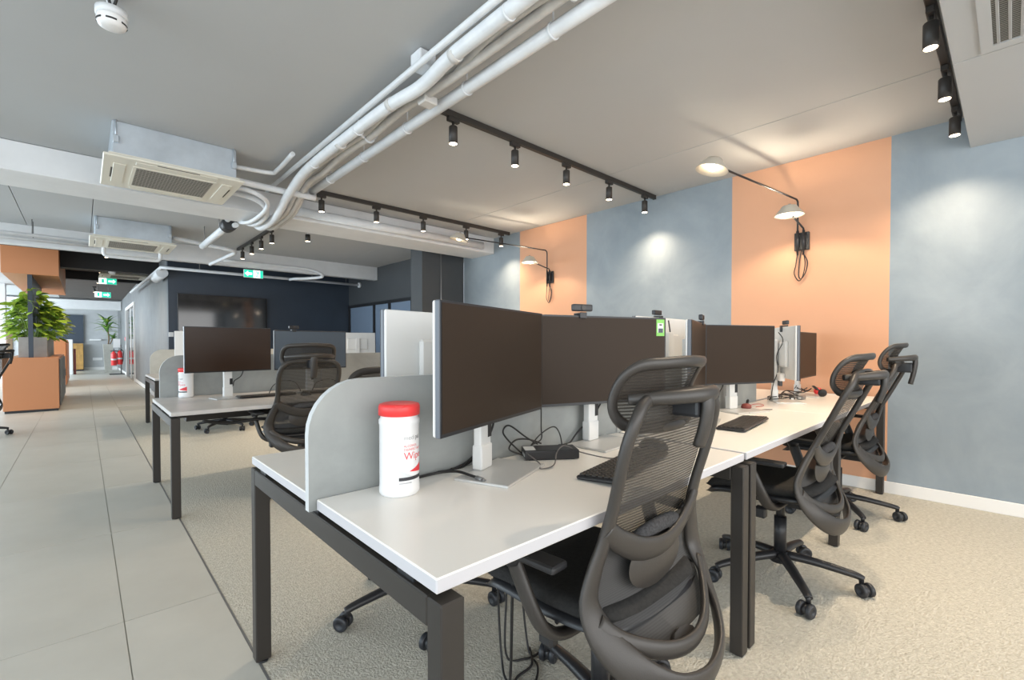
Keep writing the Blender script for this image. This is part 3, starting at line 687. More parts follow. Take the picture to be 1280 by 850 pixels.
    cush(-.012, .036, 'seat_cushion', 'seat'); cush(-.040, -.006, 'seat_shell', 'plastic_black')
    # back frame
    pts = [(x, yb(z), z) for x, z in HALF] + [(-x, yb(z), z) for x, z in HALF[-2:0:-1]]
    def fr(u):
        z = 1.0 - abs(0) ; return (.019, .019)
    loop = cr(pts, 4, True)
    b = MB(); 
    L = len(loop)
    def rad(u):
        p = loop[min(L - 1, int(round(u * (L - 1))))]; k = max(0, min(1, (.76 - p.z) / .28))
        return (.013, .017 + .022 * k)
    b.sweep(loop, rad, n=12, closed=True, hint=(0, 1, .25)); bf = b.build('back_frame', 'plastic', t)
    # trim line and meshes
    def meshpt(s, z, off): return V((s * wz(z), yb(z) + off + .012 * (1 - s * s) * -1, z))
    MB().grid(lambda u, v: meshpt((u - .5) * 2 * .98, .655 + v * .335, .016), 12, 16).build('back_mesh', 'mesh', t)
    MB().grid(lambda u, v: meshpt((u - .5) * 2 * .96, .40 + v * .25, .018), 12, 12).build('lower_mesh', 'mesh2', t)
    # yoke that swings across the back and the lower bar
    yk = [(-.214, .705), (-.17, .667), (-.09, .627), (0, .612), (.09, .627), (.17, .667), (.214, .705)]
    MB().sweep(cr([(x, yb(z) - .002 - .036 * (1 - (x / .214) ** 2), z) for x, z in yk], 5), lambda u: (.011, .023 + .012 * sin(pi * u)), n=12, hint=(0, 1, .3)).build('lumbar_yoke', 'plastic', t)
    lw = [(-.246, .50), (-.20, .455), (-.10, .415), (0, .402), (.10, .415), (.20, .455), (.246, .50)]
    MB().sweep(cr([(x, yb(z) - .002 - .030 * (1 - (x / .246) ** 2), z) for x, z in lw], 5), (.011, .022), n=12, hint=(0, 1, 0)).build('lower_back_bar', 'plastic', t)
    def lens(u, v):
        a = 2 * pi * u; r = v; x = .125 * r * cos(a); zz = .070 * r * sin(a)
        return V((x, yb(.585) - .022 - .016 * (1 - r * r), .585 + zz - .010))
    lpd = MB().grid(lens, 24, 5).build('lumbar_plate', 'plastic', t)
    MB().sweep(cr([(-.135, yb(.63) - .010, .640), (-.07, yb(.65) - .022, .662), (0, yb(.65) - .028, .668), (.07, yb(.65) - .022, .662), (.135, yb(.63) - .010, .640)], 5), lambda u: (.014, .020 * (.45 + .55 * sin(pi * u))), n=12, hint=(0, 1, 0)).build('lumbar_pad', 'pad', t)
    # bracket that carries the back
    MB().sweep(cr([(0, -.10, .40), (0, -.17, .385), (0, -.215, .37), (0, yb(.40) - .012, .405)], 4), (.022, .05), n=10, hint=(0, 0, 1)).build('back_bracket', 'plastic', t)
    # armrests
    for sg in (-1, 1):
        ar = MB().sweep(cr([(sg * .10, -.05, .405), (sg * .20, -.04, .400), (sg * .262, -.03, .425), (sg * .290, -.01, .48), (sg * .306, .025, .565), (sg * .311, .04, .602)], 5), lambda u: (.015, .026), n=12, hint=(0, 0, 1) if 0 else (1, 0, .2)).build('armrest_post', 'plastic', t)
        MB().box((sg * .308, .010, .620), (.058, .240, .020), .0095, (0, 0, sg * R(-4)), 3).build('armrest_pad', 'plastic_black', ar)
        MB().cyl((sg * .309, .032, .585), (sg * .311, .04, .615), .022, .03, n=14).build('armrest_collar', 'plastic_black', ar)
    if not headrest: return t
    # headrest: rim, mesh, T-shaped carrier
    def hp(s, v):   # s -1..1 across, v 0..1 up
        x = .185 * s * (1 - .02 * v); y = yb(1.0) + .080 - .055 * (1 - s * s) + .0 - .060 * max(0, v - .35) ** 1.3 * 1.6 - .012 * (1 - v)
        return V((x, y, .965 + hz + .155 * v))
    out = []
    for s, v in ((-.55, 0), (-.85, .06), (-.98, .28), (-1, .55), (-.97, .82), (-.82, .97), (-.5, 1), (0, 1.02), (.5, 1), (.82, .97), (.97, .82), (1, .55), (.98, .28), (.85, .06), (.55, 0), (0, -.02)):
        out.append(hp(s, v))
    hr = MB().sweep(cr(out, 4, True), (.010, .015), n=10, closed=True, hint=(0, 1, .2)).build('headrest_rim', 'plastic', t)
    def wv(v): return .97 - .32 * max(0, .25 - v) - .35 * max(0, v - .85)
    MB().grid(lambda u, v: hp((u - .5) * 2 * wv(v), .02 + .96 * v) + V((0, .004, 0)), 12, 8).build('headrest_mesh', 'mesh', hr)
    tb = [tuple(hp(s, .45) + V((0, -.012 - .075 * (1 - s * s) ** .8, .012 * (1 - s * s)))) for s in (-.93, -.75, -.5, -.25, 0, .25, .5, .75, .93)]
    cb_ = MB().sweep(cr(tb, 3), lambda u: (.011 + .004 * sin(pi * u), .013 + .006 * sin(pi * u)), n=12, hint=(0, 1, 0)).build('headrest_carrier', 'plastic', t)
    y0 = tb[4][1]
    MB().sweep(cr([(0, y0 + .004, tb[4][2] + .012), (0, y0 - .002, 1.02 + hz), (0, y0 + .006, .95 + hz * .5), (0, y0 + .020, .885)], 4), lambda u: (.013, .026 - .004 * u), n=12, hint=(0, 1, 0)).build('headrest_stem', 'plastic', cb_)
    MB().bx(-.030, .030, y0 + .008, yb(1.0) + .014, .955, 1.015, .008, 2).build('stem_clamp', 'plastic_black', cb_)
    return t
ch = make_chair(); nch = 0
front = make_chair(True, .20, -.035)
mid = make_chair(True, 0, -.045)
GRP = 'mesh office chairs'
def chair(x, y, rz, label, src=None):
    global nch
    if src: place(src, 0, (x, y, 0), R(rz), label, GRP)
    else: place(ch, nch, (x, y, 0), R(rz), label, GRP); nch += 1
chair(1.09, .80, 0, 'black mesh office chair with headrest at the front desk, largest in view', front)
chair(2.46, .75, 0, 'black mesh office chair pushed under the middle desk beside the double legs', mid)
chair(3.72, .79, 0, 'black mesh office chair nearest the right wall')
chair(1.25, 3.81, -4, 'black mesh office chair seen from behind at the second-row desk')
chair(1.38, 7.12, 8, 'dark office chair mostly hidden under the third-row desk')
chair(-1.02, 8.5, 75, 'dark office chair cut off by the left edge beside the orange cabinet')
c2 = make_chair(False); c2.location = (1.07, 1.74, 0); c2.rotation_euler = (0, 0, R(174)); c2['label'] = 'office chair without headrest on the far side of the front desk'; c2['group'] = GRP
# ================================================================== DETAILS
def text_mesh(body, size):
    c = bpy.data.curves.new('lettering', 'FONT'); c.body = body; c.size = size; c.fill_mode = 'FRONT'; c.resolution_u = 3
    o = bpy.data.objects.new('lettering', c); COL.objects.link(o)
    dg = bpy.context.evaluated_depsgraph_get(); dg.update()
    me = bpy.data.meshes.new_from_object(o.evaluated_get(dg)); bpy.data.objects.remove(o); bpy.data.curves.remove(c)
    return me
def wrap(me, r, a0, z0):
    for v in me.vertices:
        a = a0 + v.co.x / r; z = z0 + v.co.y
        v.co = (r * cos(a), r * sin(a), z)
    return me
def band(b, r, a0, a1, z0f, z1f, n=14):
    b.grid(lambda u, v: V((r * cos(a0 + (a1 - a0) * u), r * sin(a0 + (a1 - a0) * u), z0f(u) + (z1f(u) - z0f(u)) * v)), n, 1); return b
# ------------------------------------------------------------------ tubs of wipes
def make_tub():
    t = thing('wipes_tub', '', 'wipes tub')
    MB().lathe([(0, 0), (.048, 0), (.053, .006), (.0535, .02), (.052, .028), (.052, .185), (.0535, .19), (.0535, .199), (.049, .205), (.049, .214)], n=40).build('tub_body', 'white_plastic', t)
    l = MB().lathe([(.049, .210), (.0545, .212), (.0545, .234), (.052, .240), (.044, .2425), (0, .243)], n=40).build('lid', 'red', t)
    a = R(-119)
    MB().box((.0525 * cos(a), .0525 * sin(a), .2375), (.006, .022, .006), .002, (0, 0, a)).build('lid_tab', 'red', l)
    r = .0523; s = R(-107)
    def txt(body, size, z, m, off=0, nm='lettering'):
        me = wrap(text_mesh(body, size), r, s + off, z); me.materials.append(M[m]); return link(nm, me, t)
    txt('medi', .0165, .150, 'ink_grey'); me0 = txt('pal', .0175, .150, 'ink_black', .0345 / r)
    txt('ALCOHOL', .0088, .1310, 'ink_red'); txt('DISINFECTANT', .0088, .1215, 'ink_red'); txt('Wipes', .0275, .0985, 'ink_red')
    s2 = s - R(14)
    band(MB(), r, s2, s2 + R(105), lambda u: .052, lambda u: .074 - .02 * min(1, u * 2.6)).build('label_panel', 'ink_pale', t)
    band(MB(), r + .0001, s2 + R(30), s2 + R(105), lambda u: .067 - .010 * u, lambda u: .067 + .024 * u).build('label_wedge', 'ink_red', t)
    band(MB(), r + .0001, s2, s2 + R(105), lambda u: .044, lambda u: .053).build('label_stripe', 'ink_black', t)
    band(MB(), r, s2, s2 + R(38), lambda u: .036, lambda u: .039).build('label_line', 'ink_grey', t)
    return t
tb_ = make_tub()
place(tb_, 0, (.622, 1.118, .73), 0, 'white wipes tub with red lid on the front desk corner', 'wipes tubs')
place(tb_, 1, (.62, 4.63, .69), R(-75), 'white wipes tub with red lid partly behind the brownish screen', 'wipes tubs')

# ------------------------------------------------------------------ keyboards and mice
def make_keyboard(single=True):
    t = thing('keyboard', '', 'keyboard', group='keyboards')
    b = MB(); b.box((0, 0, .010), (.440, .128, .012), .004, (R(-3), 0, 0)); b.build('keyboard_body', 'plastic_black', t)
    for sx in (-.18, .18): MB().box((sx, .05, .003), (.03, .012, .008)).build('tilt_foot', 'plastic_black', t)
    kd = None; kb = MB()
    for row in range(6):
        y = .049 - row * .0195; x = -.212
        for c in range(21):
            w = .0165 if not (row == 5 and 4 <= c <= 8) else .0182
            cx = -.204 + c * .0204
            if c in (15, 19) and False: continue
            z = .0185 + y * math.tan(R(-3)) * -1 * -1
            if single and c < 16:
                if kd is None:
                    k = MB(); k.box((0, 0, 0), (.0168, .0158, .006), .0018); o = k.build('key', 'plastic', t); kd = o.data
                else: o = link('key', kd, t)
                o.location = (cx, y, z)
            else: kb.box((cx, y, z), (.0168, .0158, .006))
    kb.build('keys', 'plastic', t)['kind'] = 'stuff'
    return t
k1 = make_keyboard(); k1.location = (1.29, .845, .73); k1.rotation_euler = (0, 0, R(10)); k1['label'] = 'black keyboard on the front desk, half behind the large chair back'
k2 = make_keyboard(); k2.location = (2.385, .895, .73); k2.rotation_euler = (0, 0, R(6)); k2['label'] = 'black keyboard on the middle desk below the square-looking screen'
k3 = make_keyboard(False); k3.location = (1.13, 4.26, .69); k3.rotation_euler = (0, 0, R(3)); k3['label'] = 'black keyboard below the brownish second-row screen'
k4 = copy_tree(k3); k4.location = (1.68, 4.25, .69); k4.rotation_euler = (0, 0, R(-4)); k4['label'] = 'black keyboard seen through the mesh of the second-row chair'
def make_mouse():
    t = thing('computer_mouse', '', 'mouse', group='computer mice')
    def sh(u, v):
        a = 2 * pi * u; r = sin(pi * .5 * v); return V((.030 * r * cos(a), .056 * r * sin(a), .036 * cos(pi * .5 * v) ** .8 + .001))
    m = MB().grid(sh, 20, 8); m.build('mouse_body', 'plastic_black', t)
    MB().cyl((-.004, .03, .030), (.004, .03, .030), .008, n=12).build('scroll_wheel', 'rubber', t)
    return t
ms = make_mouse(); ms.location = (4.10, .80, .73); ms.rotation_euler = (0, 0, R(20)); ms['label'] = 'black computer mouse on the last desk between the two far headrests'
ms2 = copy_tree(ms); ms2.location = (1.60, .93, .73); ms2['label'] = 'black computer mouse on the front desk behind the large chair headrest'
ms3 = copy_tree(ms); ms3.location = (1.40, 4.12, .69); ms3['label'] = 'black computer mouse on the second-row desk between keyboards'

# ------------------------------------------------------------------ dock, adapters, earphones, cables
dk = thing('docking_station', 'flat black docking station between the first two monitor stands', 'docking station', (1.205, 1.105, .73), R(-35))
MB().bx(-.095, .095, -.045, .045, .003, .034, .004, 2).build('dock_body', 'plastic_black', dk)
MB().bx(-.096, -.094, -.035, -.015, .012, .022).bx(-.096, -.094, -.005, .010, .012, .022).build('dock_ports', 'silver', dk)['kind'] = 'stuff'
MB().bx(-.093, -.055, -.03, .03, .034, .0346).build('dock_label', 'ink_pale', dk)
MB().bx(-.08, .08, -.035, .035, 0, .003).build('rubber_pad', 'rubber', dk)
def cable(label, pts, r=.003, m='cable', res=7, n=7, plug=None):
    b = MB(); c = cr(pts, res); b.sweep(c, r, n=n); o = b.build('cable', m); tag(o, label, 'cable')
    if plug:
        d = (c[-1] - c[-3]).normalized(); p = c[-1]
        MB().sweep([p - d * .004, p + d * .022], (r * 1.4, r * 1.9), n=8, hint=(0, 0, 1)).sweep([p + d * .022, p + d * .032], (r * .7, r * 1.2), n=8, hint=(0, 0, 1)).build('plug', plug, o)
    return o
z = .7345
cable('thick black cable with a small plug lying on the nearest monitor base', [(.70, 1.19, z), (.755, 1.195, z), (.80, 1.18, z + .004), (.822, 1.13, z + .012), (.83, 1.08, z + .010), (.832, 1.045, z + .009)], .0042, plug='grey_metal')
cable('pair of black cables hanging behind the nearest monitor stand, first strand', [(.99, 1.175, .90), (.99, 1.19, .83), (.93, 1.195, .76), (.86, 1.198, z), (.80, 1.20, z)], .0035)
cable('second black cable strand leaning behind the nearest monitor stand', [(1.01, 1.175, .90), (1.01, 1.192, .84), (.96, 1.197, .77), (.90, 1.20, z), (.85, 1.202, z)], .0035)
cable('black cable arching up left of the docking station', [(1.125, 1.165, z + .012), (1.075, 1.185, .80), (1.06, 1.19, .83), (1.09, 1.19, .845), (1.15, 1.17, .80), (1.19, 1.15, .772)], .003)
cable('second black cable looping low behind the docking station', [(1.115, 1.15, z + .010), (1.08, 1.18, .765), (1.12, 1.19, .79), (1.18, 1.185, .785), (1.22, 1.16, .768)], .003)
cable('thin black cable dropping from the nearest monitor corner to the desk', [(1.245, 1.185, .90), (1.25, 1.19, .82), (1.25, 1.19, .775), (1.20, 1.19, .76), (1.15, 1.18, .738)], .0025)
cable('black cable loop rising above the docking station', [(1.16, 1.185, z), (1.24, 1.19, .79), (1.31, 1.185, .815), (1.33, 1.17, .79), (1.325, 1.15, .737)], .0025)
cable('grey cable curled in front of the docking station', [(1.11, 1.12, z + .02), (1.095, 1.05, z + .004), (1.06, 1.01, z), (1.11, 1.00, z + .005), (1.17, 1.04, .765), (1.22, 1.05, .778), (1.28, 1.03, .75), (1.33, .95, z), (1.38, .90, z)], .0022, 'cable_grey')
cable('pair of black cables through the stand of the sticker monitor, first strand', [(1.53, 1.165, .845), (1.575, 1.18, .85), (1.62, 1.19, .88), (1.64, 1.18, .92)], .0035)
cable('second black cable strand curving up behind the sticker monitor', [(1.53, 1.17, .84), (1.56, 1.185, .83), (1.60, 1.195, .86), (1.60, 1.185, .92)], .0035)
cable('black cable on the desk behind the sticker monitor base', [(1.51, 1.19, .80), (1.46, 1.195, .765), (1.42, 1.198, z), (1.36, 1.20, z)], .0035)
cable('black webcam cable hanging down the white back between dark screens', [(2.545, 1.385, 1.27), (2.55, 1.375, 1.18), (2.55, 1.375, 1.05), (2.56, 1.38, .9), (2.58, 1.38, .80)], .004)
cable('black cable below the square-looking screen of the middle desk', [(2.86, 1.18, .93), (2.84, 1.19, .87), (2.80, 1.19, .84), (2.78, 1.195, .77)], .003)
rd = thing('earphones', 'small dark red earphones lying on the middle desk', 'earphones', (2.97, 1.10, .73))
MB().lathe([(0, 0), (.024, .004), (.030, .014), (.026, .030), (.014, .036), (0, .036)], (0, 0, 0), n=18).build('ear_cup', 'maroon', rd)
MB().lathe([(0, 0), (.020, .004), (.026, .012), (.022, .026), (0, .030)], (.045, .02, 0), n=18).build('ear_cup', 'maroon', rd)
MB().sweep(cr([(.02, 0, .030), (.035, .0, .052), (.055, .015, .050), (.058, .02, .028)], 5), .0045, n=8).build('ear_band', 'plastic_black', rd)
cable('thin red cord of the earphones on the middle desk', [(3.03, 1.10, z), (3.12, 1.13, z), (3.22, 1.15, z), (3.27, 1.12, z), (3.2, 1.08, z), (3.1, 1.09, z)], .002, 'cable_red')
cable('grey cord looping beside the keyboard of the middle desk', [(2.80, 1.02, z), (2.92, 1.04, z), (3.0, 1.02, z), (3.05, .98, z)], .0025, 'cable_grey')
for k, (x, y, sx, sy, w, m) in enumerate(((3.80, 1.03, .07, .045, 'small pale adapter box on the last desk', 'grey_metal'), (3.70, 1.06, .045, .035, 'small black adapter box next to the pale one on the last desk', 'plastic_black'), (3.88, 1.10, .05, .05, 'black power brick among the tangled cables on the last desk', 'plastic_black'))):
    t = thing('adapter', w, 'adapter', (x, y, .73), R(20 * k))
    MB().bx(-sx / 2, sx / 2, -sy / 2, sy / 2, 0, .026, .004).build('adapter_body', m, t); MB().bx(-sx / 2 - .004, -sx / 2, -.008, .008, .008, .018).build('socket', 'silver', t)
random.seed(3)
for k, w in enumerate(('black tangled cable around the foot of the turned-away monitor', 'second black cable curled beside the adapters', 'black cable coil at the orange wall end of the last desk', 'black cable running behind the adapters on the last desk')):
    cx, cy, rr = ((3.56, 1.13, .09), (3.75, 1.11, .10), (4.12, 1.10, .09), (3.95, 1.14, .13))[k]
    pts = [(cx + rr * cos(i * 1.25) * random.uniform(.5, 1.15), cy + rr * .55 * sin(i * 1.25) * random.uniform(.5, 1.1), z + random.uniform(0, .035) + (.02 if k == 2 else 0)) for i in range(10)]
    pts = [(x, min(y, 1.19), zz) for x, y, zz in pts]
    cable(w, pts, .0035)
hs_ = thing('headset', 'dark headset with red ear pad lying on the last desk by the orange wall', 'headset', (4.16, 1.0, .73), R(25))
MB().sweep(cr([(-.07, 0, .03), (-.05, .03, .06), (0, .045, .075), (.05, .03, .06), (.07, 0, .03)], 5), (.004, .010), n=8, hint=(0, 0, 1)).build('headband', 'plastic_black', hs_)
MB().lathe([(0, -.012), (.026, -.012), (.030, 0), (.026, .012), (0, .012)], (-.07, 0, .03), n=18, axis=(1, 0, .1)).build('ear_cup', 'plastic_black', hs_)
MB().lathe([(0, -.012), (.026, -.012), (.030, 0), (.026, .012), (0, .012)], (.07, 0, .03), n=18, axis=(1, 0, -.1)).build('ear_pad', 'red', hs_)
cable('pale cord from the headset towards the wall', [(4.2, 1.0, z), (4.3, .98, z), (4.36, .93, z), (4.38, .85, z)], .0022, 'ink_pale')
cable('black webcam cable hanging down the turned-away white back', [(3.50, 1.09, 1.21), (3.46, 1.05, 1.15), (3.50, 1.10, 1.05), (3.53, 1.10, .95), (3.50, 1.12, .85), (3.52, 1.14, .75)], .003)
cable('left black plug lead under the turned-away monitor', [(3.60, 1.13, .87), (3.60, 1.13, .82), (3.57, 1.14, .77), (3.55, 1.16, z)], .004)
cable('right black plug lead under the turned-away monitor', [(3.645, 1.155, .87), (3.645, 1.155, .80), (3.61, 1.16, .76), (3.58, 1.17, z)], .004)
cable('black cable behind the farthest screen at the orange wall', [(4.02, 1.14, .93), (4.08, 1.15, .87), (4.12, 1.15, .83), (4.07, 1.14, .80), (4.0, 1.13, .79)], .003)
# cables hanging under the front desk onto the carpet
cable('black cable hanging from the front desk edge and curling on the carpet', [(.86, .92, .64), (.88, .95, .40), (.92, 1.0, .15), (.98, 1.08, .012), (1.06, 1.12, .006), (1.14, 1.13, .006), (1.20, 1.20, .006)], .0045)
cable('thinner black cable looping on the carpet by the chair caster', [(1.06, 1.22, .62), (1.07, 1.23, .3), (1.06, 1.2, .05), (1.02, 1.12, .008), (1.07, 1.06, .006), (1.15, 1.11, .006), (1.19, 1.20, .02), (1.20, 1.25, .3), (1.20, 1.26, .62)], .004)
cable('third black cable hanging under the front desk near the seat', [(1.12, 1.24, .62), (1.13, 1.25, .25), (1.10, 1.22, .02), (1.14, 1.17, .006), (1.22, 1.16, .006), (1.30, 1.22, .006)], .004)
# cables on the second row
cable('black cable from the brownish screen down to its desk', [(1.0, 4.42, .93), (.98, 4.44, .86), (.93, 4.44, .82), (.92, 4.43, .78)], .004)
cable('black cable arching on the second-row desk left of the mesh chair', [(1.20, 4.45, .695), (1.24, 4.47, .76), (1.32, 4.48, .80), (1.42, 4.46, .78), (1.46, 4.42, .695)], .0035)
cable('black cable arching on the second-row desk behind the mesh chair', [(1.55, 4.40, .695), (1.62, 4.46, .77), (1.75, 4.48, .79), (1.85, 4.44, .74), (1.9, 4.4, .695)], .0035)
cable('black cable bundle slung under the second-row desk', [(.60, 3.78, .60), (.75, 3.80, .565), (.95, 3.79, .575), (1.1, 3.80, .555), (1.3, 3.79, .585)], .012)

# ------------------------------------------------------------------ television, exit signs
tv = thing('television', 'wide glossy television mounted on the black back wall', 'television', (1.98, YB, 1.62))
MB().bx(-.735, .735, -.055, -.02, -.42, .42, .004).build('tv_housing', 'bezel', tv)
MB().bx(-.722, .722, -.057, -.0545, -.405, .408).build('tv_screen', 'tv', tv)
MB().bx(-.2, .2, -.02, 0, -.2, .2).build('wall_bracket', 'grey_metal', tv)
MB().bx(-.86, -.79, -.02, 0, -.36, -.28, .003).build('wall_socket', 'white_plastic', None, (1.98, YB, 1.62)); o = bpy.data.objects['wall_socket']; tag(o, 'white socket on the black wall left of the television', 'socket')
def make_exit():
    t = thing('exit_sign', '', 'exit sign', group='green exit signs')
    MB().bx(-.150, .150, -.012, .012, -.068, .068, .003).build('sign_body', 'white_plastic', t)
    f = MB().bx(-.145, -.005, -.014, -.012, -.062, .062).build('sign_panel', 'exit_green', t)
    MB().poly([(-.135, -.0141, 0), (-.085, -.0141, .045), (-.085, -.0141, .018), (-.025, -.0141, .018), (-.025, -.0141, -.018), (-.085, -.0141, -.018), (-.085, -.0141, -.045)][::-1], (0, -.001, 0)).build('arrow', 'exit_white', f)
    g = MB().bx(-.005, .100, -.014, -.012, -.062, .062).build('sign_panel', 'exit_white', t)
    MB().bx(.035, .075, -.0145, -.0138, -.045, .05).build('door_symbol', 'exit_green', g)
    MB().bx(.100, .145, -.014, -.012, -.062, .062).build('sign_panel', 'exit_green', t)
    b = MB().lathe([(0, -.009), (.009, 0), (0, .009)], (.052, -.0148, .036), n=10)
    b.sweep(cr([(.050, -.0148, .024), (.054, -.0148, 0), (.064, -.0148, -.018), (.058, -.0148, -.042)], 3), .0045, n=6).sweep(cr([(.054, -.0148, 0), (.044, -.0148, -.02), (.035, -.0148, -.03)], 3), .004, n=6).sweep(cr([(.05, -.0148, .02), (.038, -.0148, .008), (.044, -.0148, -.004)], 3), .0035, n=6)
    b.build('running_figure', 'exit_white', g)
    for x in (-.10, .10): MB().cyl((x, 0, .068), (x, 0, .20), .003, n=6).build('suspension_wire', 'grey_metal', t)
    return t
ex = make_exit()
place(ex, 0, (2.16, 8.86, 2.33), 0, 'green exit sign with left arrow hanging below the beam, in front of the black wall')
bpy.context.view_layer.update()
def mirror_exit(loc, sc, label):
    o = place(ex, 1, loc, R(180), label); 
    o.scale = (sc, sc, sc); return o
# the corridor signs point the other way: their own mirrored layout
def make_exit2():
    t = thing('exit_sign', '', 'exit sign', group='green exit signs')
    MB().bx(-.150, .150, -.012, .012, -.068, .068, .003).build('sign_body', 'white_plastic', t)
    g = MB().bx(-.145, -.02, -.014, -.012, -.062, .062).build('sign_panel', 'exit_white', t)
    MB().bx(-.10, -.06, -.0145, -.0138, -.04, .045).build('door_symbol', 'exit_green', g)
    f = MB().bx(-.02, .145, -.014, -.012, -.062, .062).build('sign_panel', 'exit_green', t)
    MB().poly([(.130, -.0141, 0), (.085, -.0141, .045), (.085, -.0141, .018), (.010, -.0141, .018), (.010, -.0141, -.018), (.085, -.0141, -.018), (.085, -.0141, -.045)], (0, -.001, 0)).build('arrow', 'exit_white', f)
    for x in (-.10, .10): MB().cyl((x, 0, .068), (x, 0, .315), .003, n=6).build('suspension_wire', 'grey_metal', t)
    return t
e2 = make_exit2(); e2.location = (.43, 14.0, 2.555); e2.scale = (1.05,) * 3; e2['label'] = 'upper green exit sign in the dark corridor ceiling'
e3 = copy_tree(e2); e3.location = (.42, 17.2, 2.50); e3.scale = (1.15,) * 3; e3['label'] = 'lower green exit sign farther down the dark corridor'
hd = tag(MB().lathe([(0, 0), (.06, 0), (.055, -.03), (.03, -.05), (0, -.052)], (.42, 11.62, 2.50), n=16).build('smoke_detector', 'white_plastic'), 'small white detector under the black corridor beam', 'detector')

# ------------------------------------------------------------------ orange planter island and bulkhead
structure(MB().bx(-.955, -.285, 11.0, 15.2, 2.28, 2.86, .004).build('ceiling_bulkhead', 'cab_orange'))
cbx = thing('storage_cabinet', 'orange storage cabinet with the planter on top, by the aisle', 'cabinet', (-.632, 11.0, 0))
MB().bx(-.325, .325, 0, 3.1, .04, .905, .003).build('cabinet_body', 'cab_orange', cbx); MB().bx(-.31, .31, .02, 3.08, 0, .04).build('plinth', 'bezel', cbx)
for k in range(4):
    d_ = MB().bx(.325, .343, .08 + k * .75, .80 + k * .75, .08, .87, .002).build('cabinet_door', 'corridor', cbx); MB().bx(.343, .352, .74 + k * .75, .76 + k * .75, .45, .60).build('handle', 'grey_metal', d_)
cb2 = thing('storage_cabinet', 'second taller orange cabinet behind the planter cabinet', 'cabinet', (-.66, 16.9, 0))
MB().bx(-.325, .325, 0, 3.1, .04, 1.25, .003).build('cabinet_body', 'cab_orange', cb2); MB().bx(-.31, .31, .02, 3.08, 0, .04).build('plinth', 'bezel', cb2)
for k in range(2): MB().bx(.325, .34, .10 + k * 1.5, 1.5 + k * 1.5, .08, 1.2, .002).build('cabinet_door', 'cab_orange', cb2)
ps = thing('partition_post', 'slim navy post and fin rising from the orange cabinet to the bulkhead', 'partition', (-.635, 11.06, .905))
MB().bx(-.028, .028, 0, .055, 0, 1.375).build('post', 'navy', ps); MB().bx(-.022, .022, .055, 2.6, .50, 1.375).build('fin_panel', 'navy', ps)
pl = thing('trough_planter', 'long taupe planter trough on the orange cabinet', 'planter', (-.62, 11.2, .905))
MB().bx(-.17, .17, 0, .03, 0, .34, .004).bx(-.17, .17, 2.5, 2.53, 0, .34, .004).bx(-.17, -.145, .03, 2.5, 0, .34).bx(.145, .17, .03, 2.5, 0, .34).bx(-.145, .145, .03, 2.5, 0, .03).build('trough', 'planter', pl)
MB().bx(-.145, .145, .03, 2.5, .03, .30).build('soil', 'bark', pl)

def leaf_mesh(nm, L, Wd, m, fold=.2, drop=.25, n=4, heart=True):
    b = MB()
    def pt(u, v):
        s = (v - .5) * 2; w = Wd * (sin(pi * min(1, u * .93 + .07)) ** (.75 if heart else 1.0)) * ((1.15 - .55 * u) if heart else (1 - .2 * u))
        y = L * u - (L * .12 * abs(s) * (1 - u) ** 3 if heart else 0)
        return V((w * s, y, -drop * L * u * u + fold * abs(s) * w))
    b.grid(pt, n, 4); o = b.build(nm, m); me = o.data; bpy.data.objects.remove(o); return me
def orient(o, p, d, roll=0, s=1):
    q = V(d).to_track_quat('Y', 'Z'); o.rotation_euler = (q @ Euler((0, roll, 0)).to_quaternion()).to_euler(); o.location = p; o.scale = (s, s, s)
random.seed(11)
heart = [leaf_mesh('leaf', .15, .055, 'leaf'), leaf_mesh('leaf', .13, .058, 'leaf', .1, .45), leaf_mesh('leaf', .15, .055, 'leaf2')]
def pothos(label, x, y0, y1, n, xr, zr, seed, base=(0, 0)):
    random.seed(seed)
    t = thing('pothos_plant', label, 'plant', (x, y0, 1.19))
    stems = MB()
    for k in range(n):
        a = random.uniform(0, 2 * pi); rr = math.sqrt(random.random())
        h = random.uniform(0, 1); env = sin(pi * min(1, .22 + h * .80)) ** .6
        px_ = rr * cos(a) * xr * env; px_ += .05 * (1 if px_ > 0 else -1); py_ = (y1 - y0) * random.random(); pz_ = .04 + zr * h
        d = V((cos(a) * .8 + px_ * 1.0, sin(a) * .8 - .35, random.uniform(-.45, .35))).normalized()
        o = link('leaf', heart[0 if random.random() < .62 else (1 if random.random() < .7 else 2)], t); orient(o, (px_, py_, pz_), d, random.uniform(-.5, .5), random.uniform(.75, 1.25))
        if k % 5 == 0: stems.sweep(cr([(px_ * .25, py_, 0), (px_ * .6, py_, pz_ * .6), (px_, py_, pz_)], 3), .004, n=5)
    stems.build('stems', 'stem', t)['kind'] = 'stuff'
pothos('bright green pothos at the front of the taupe trough', -.62, 11.28, 11.9, 280, .30, .74, 21)
pothos('bright green pothos behind the first one in the taupe trough', -.60, 12.1, 13.4, 200, .34, .70, 22)
tr = thing('pothos_plant', 'thin pothos vine climbing the navy post', 'plant', (-.62, 11.16, 1.2))
vine = cr([(0, .05, 0), (-.06, 0, .3), (.03, -.16, .55), (-.09, -.14, .75), (.07, -.16, .85), (.15, -.12, .72)], 5)
MB().sweep(vine, .004, n=5).build('stems', 'stem', tr)
for k, p in enumerate(vine[8::2]):
    o = link('leaf', heart[k % 2], tr); orient(o, p, (random.uniform(-1, 1), -.6, random.uniform(-.6, .1)), random.uniform(-.6, .6), .62)

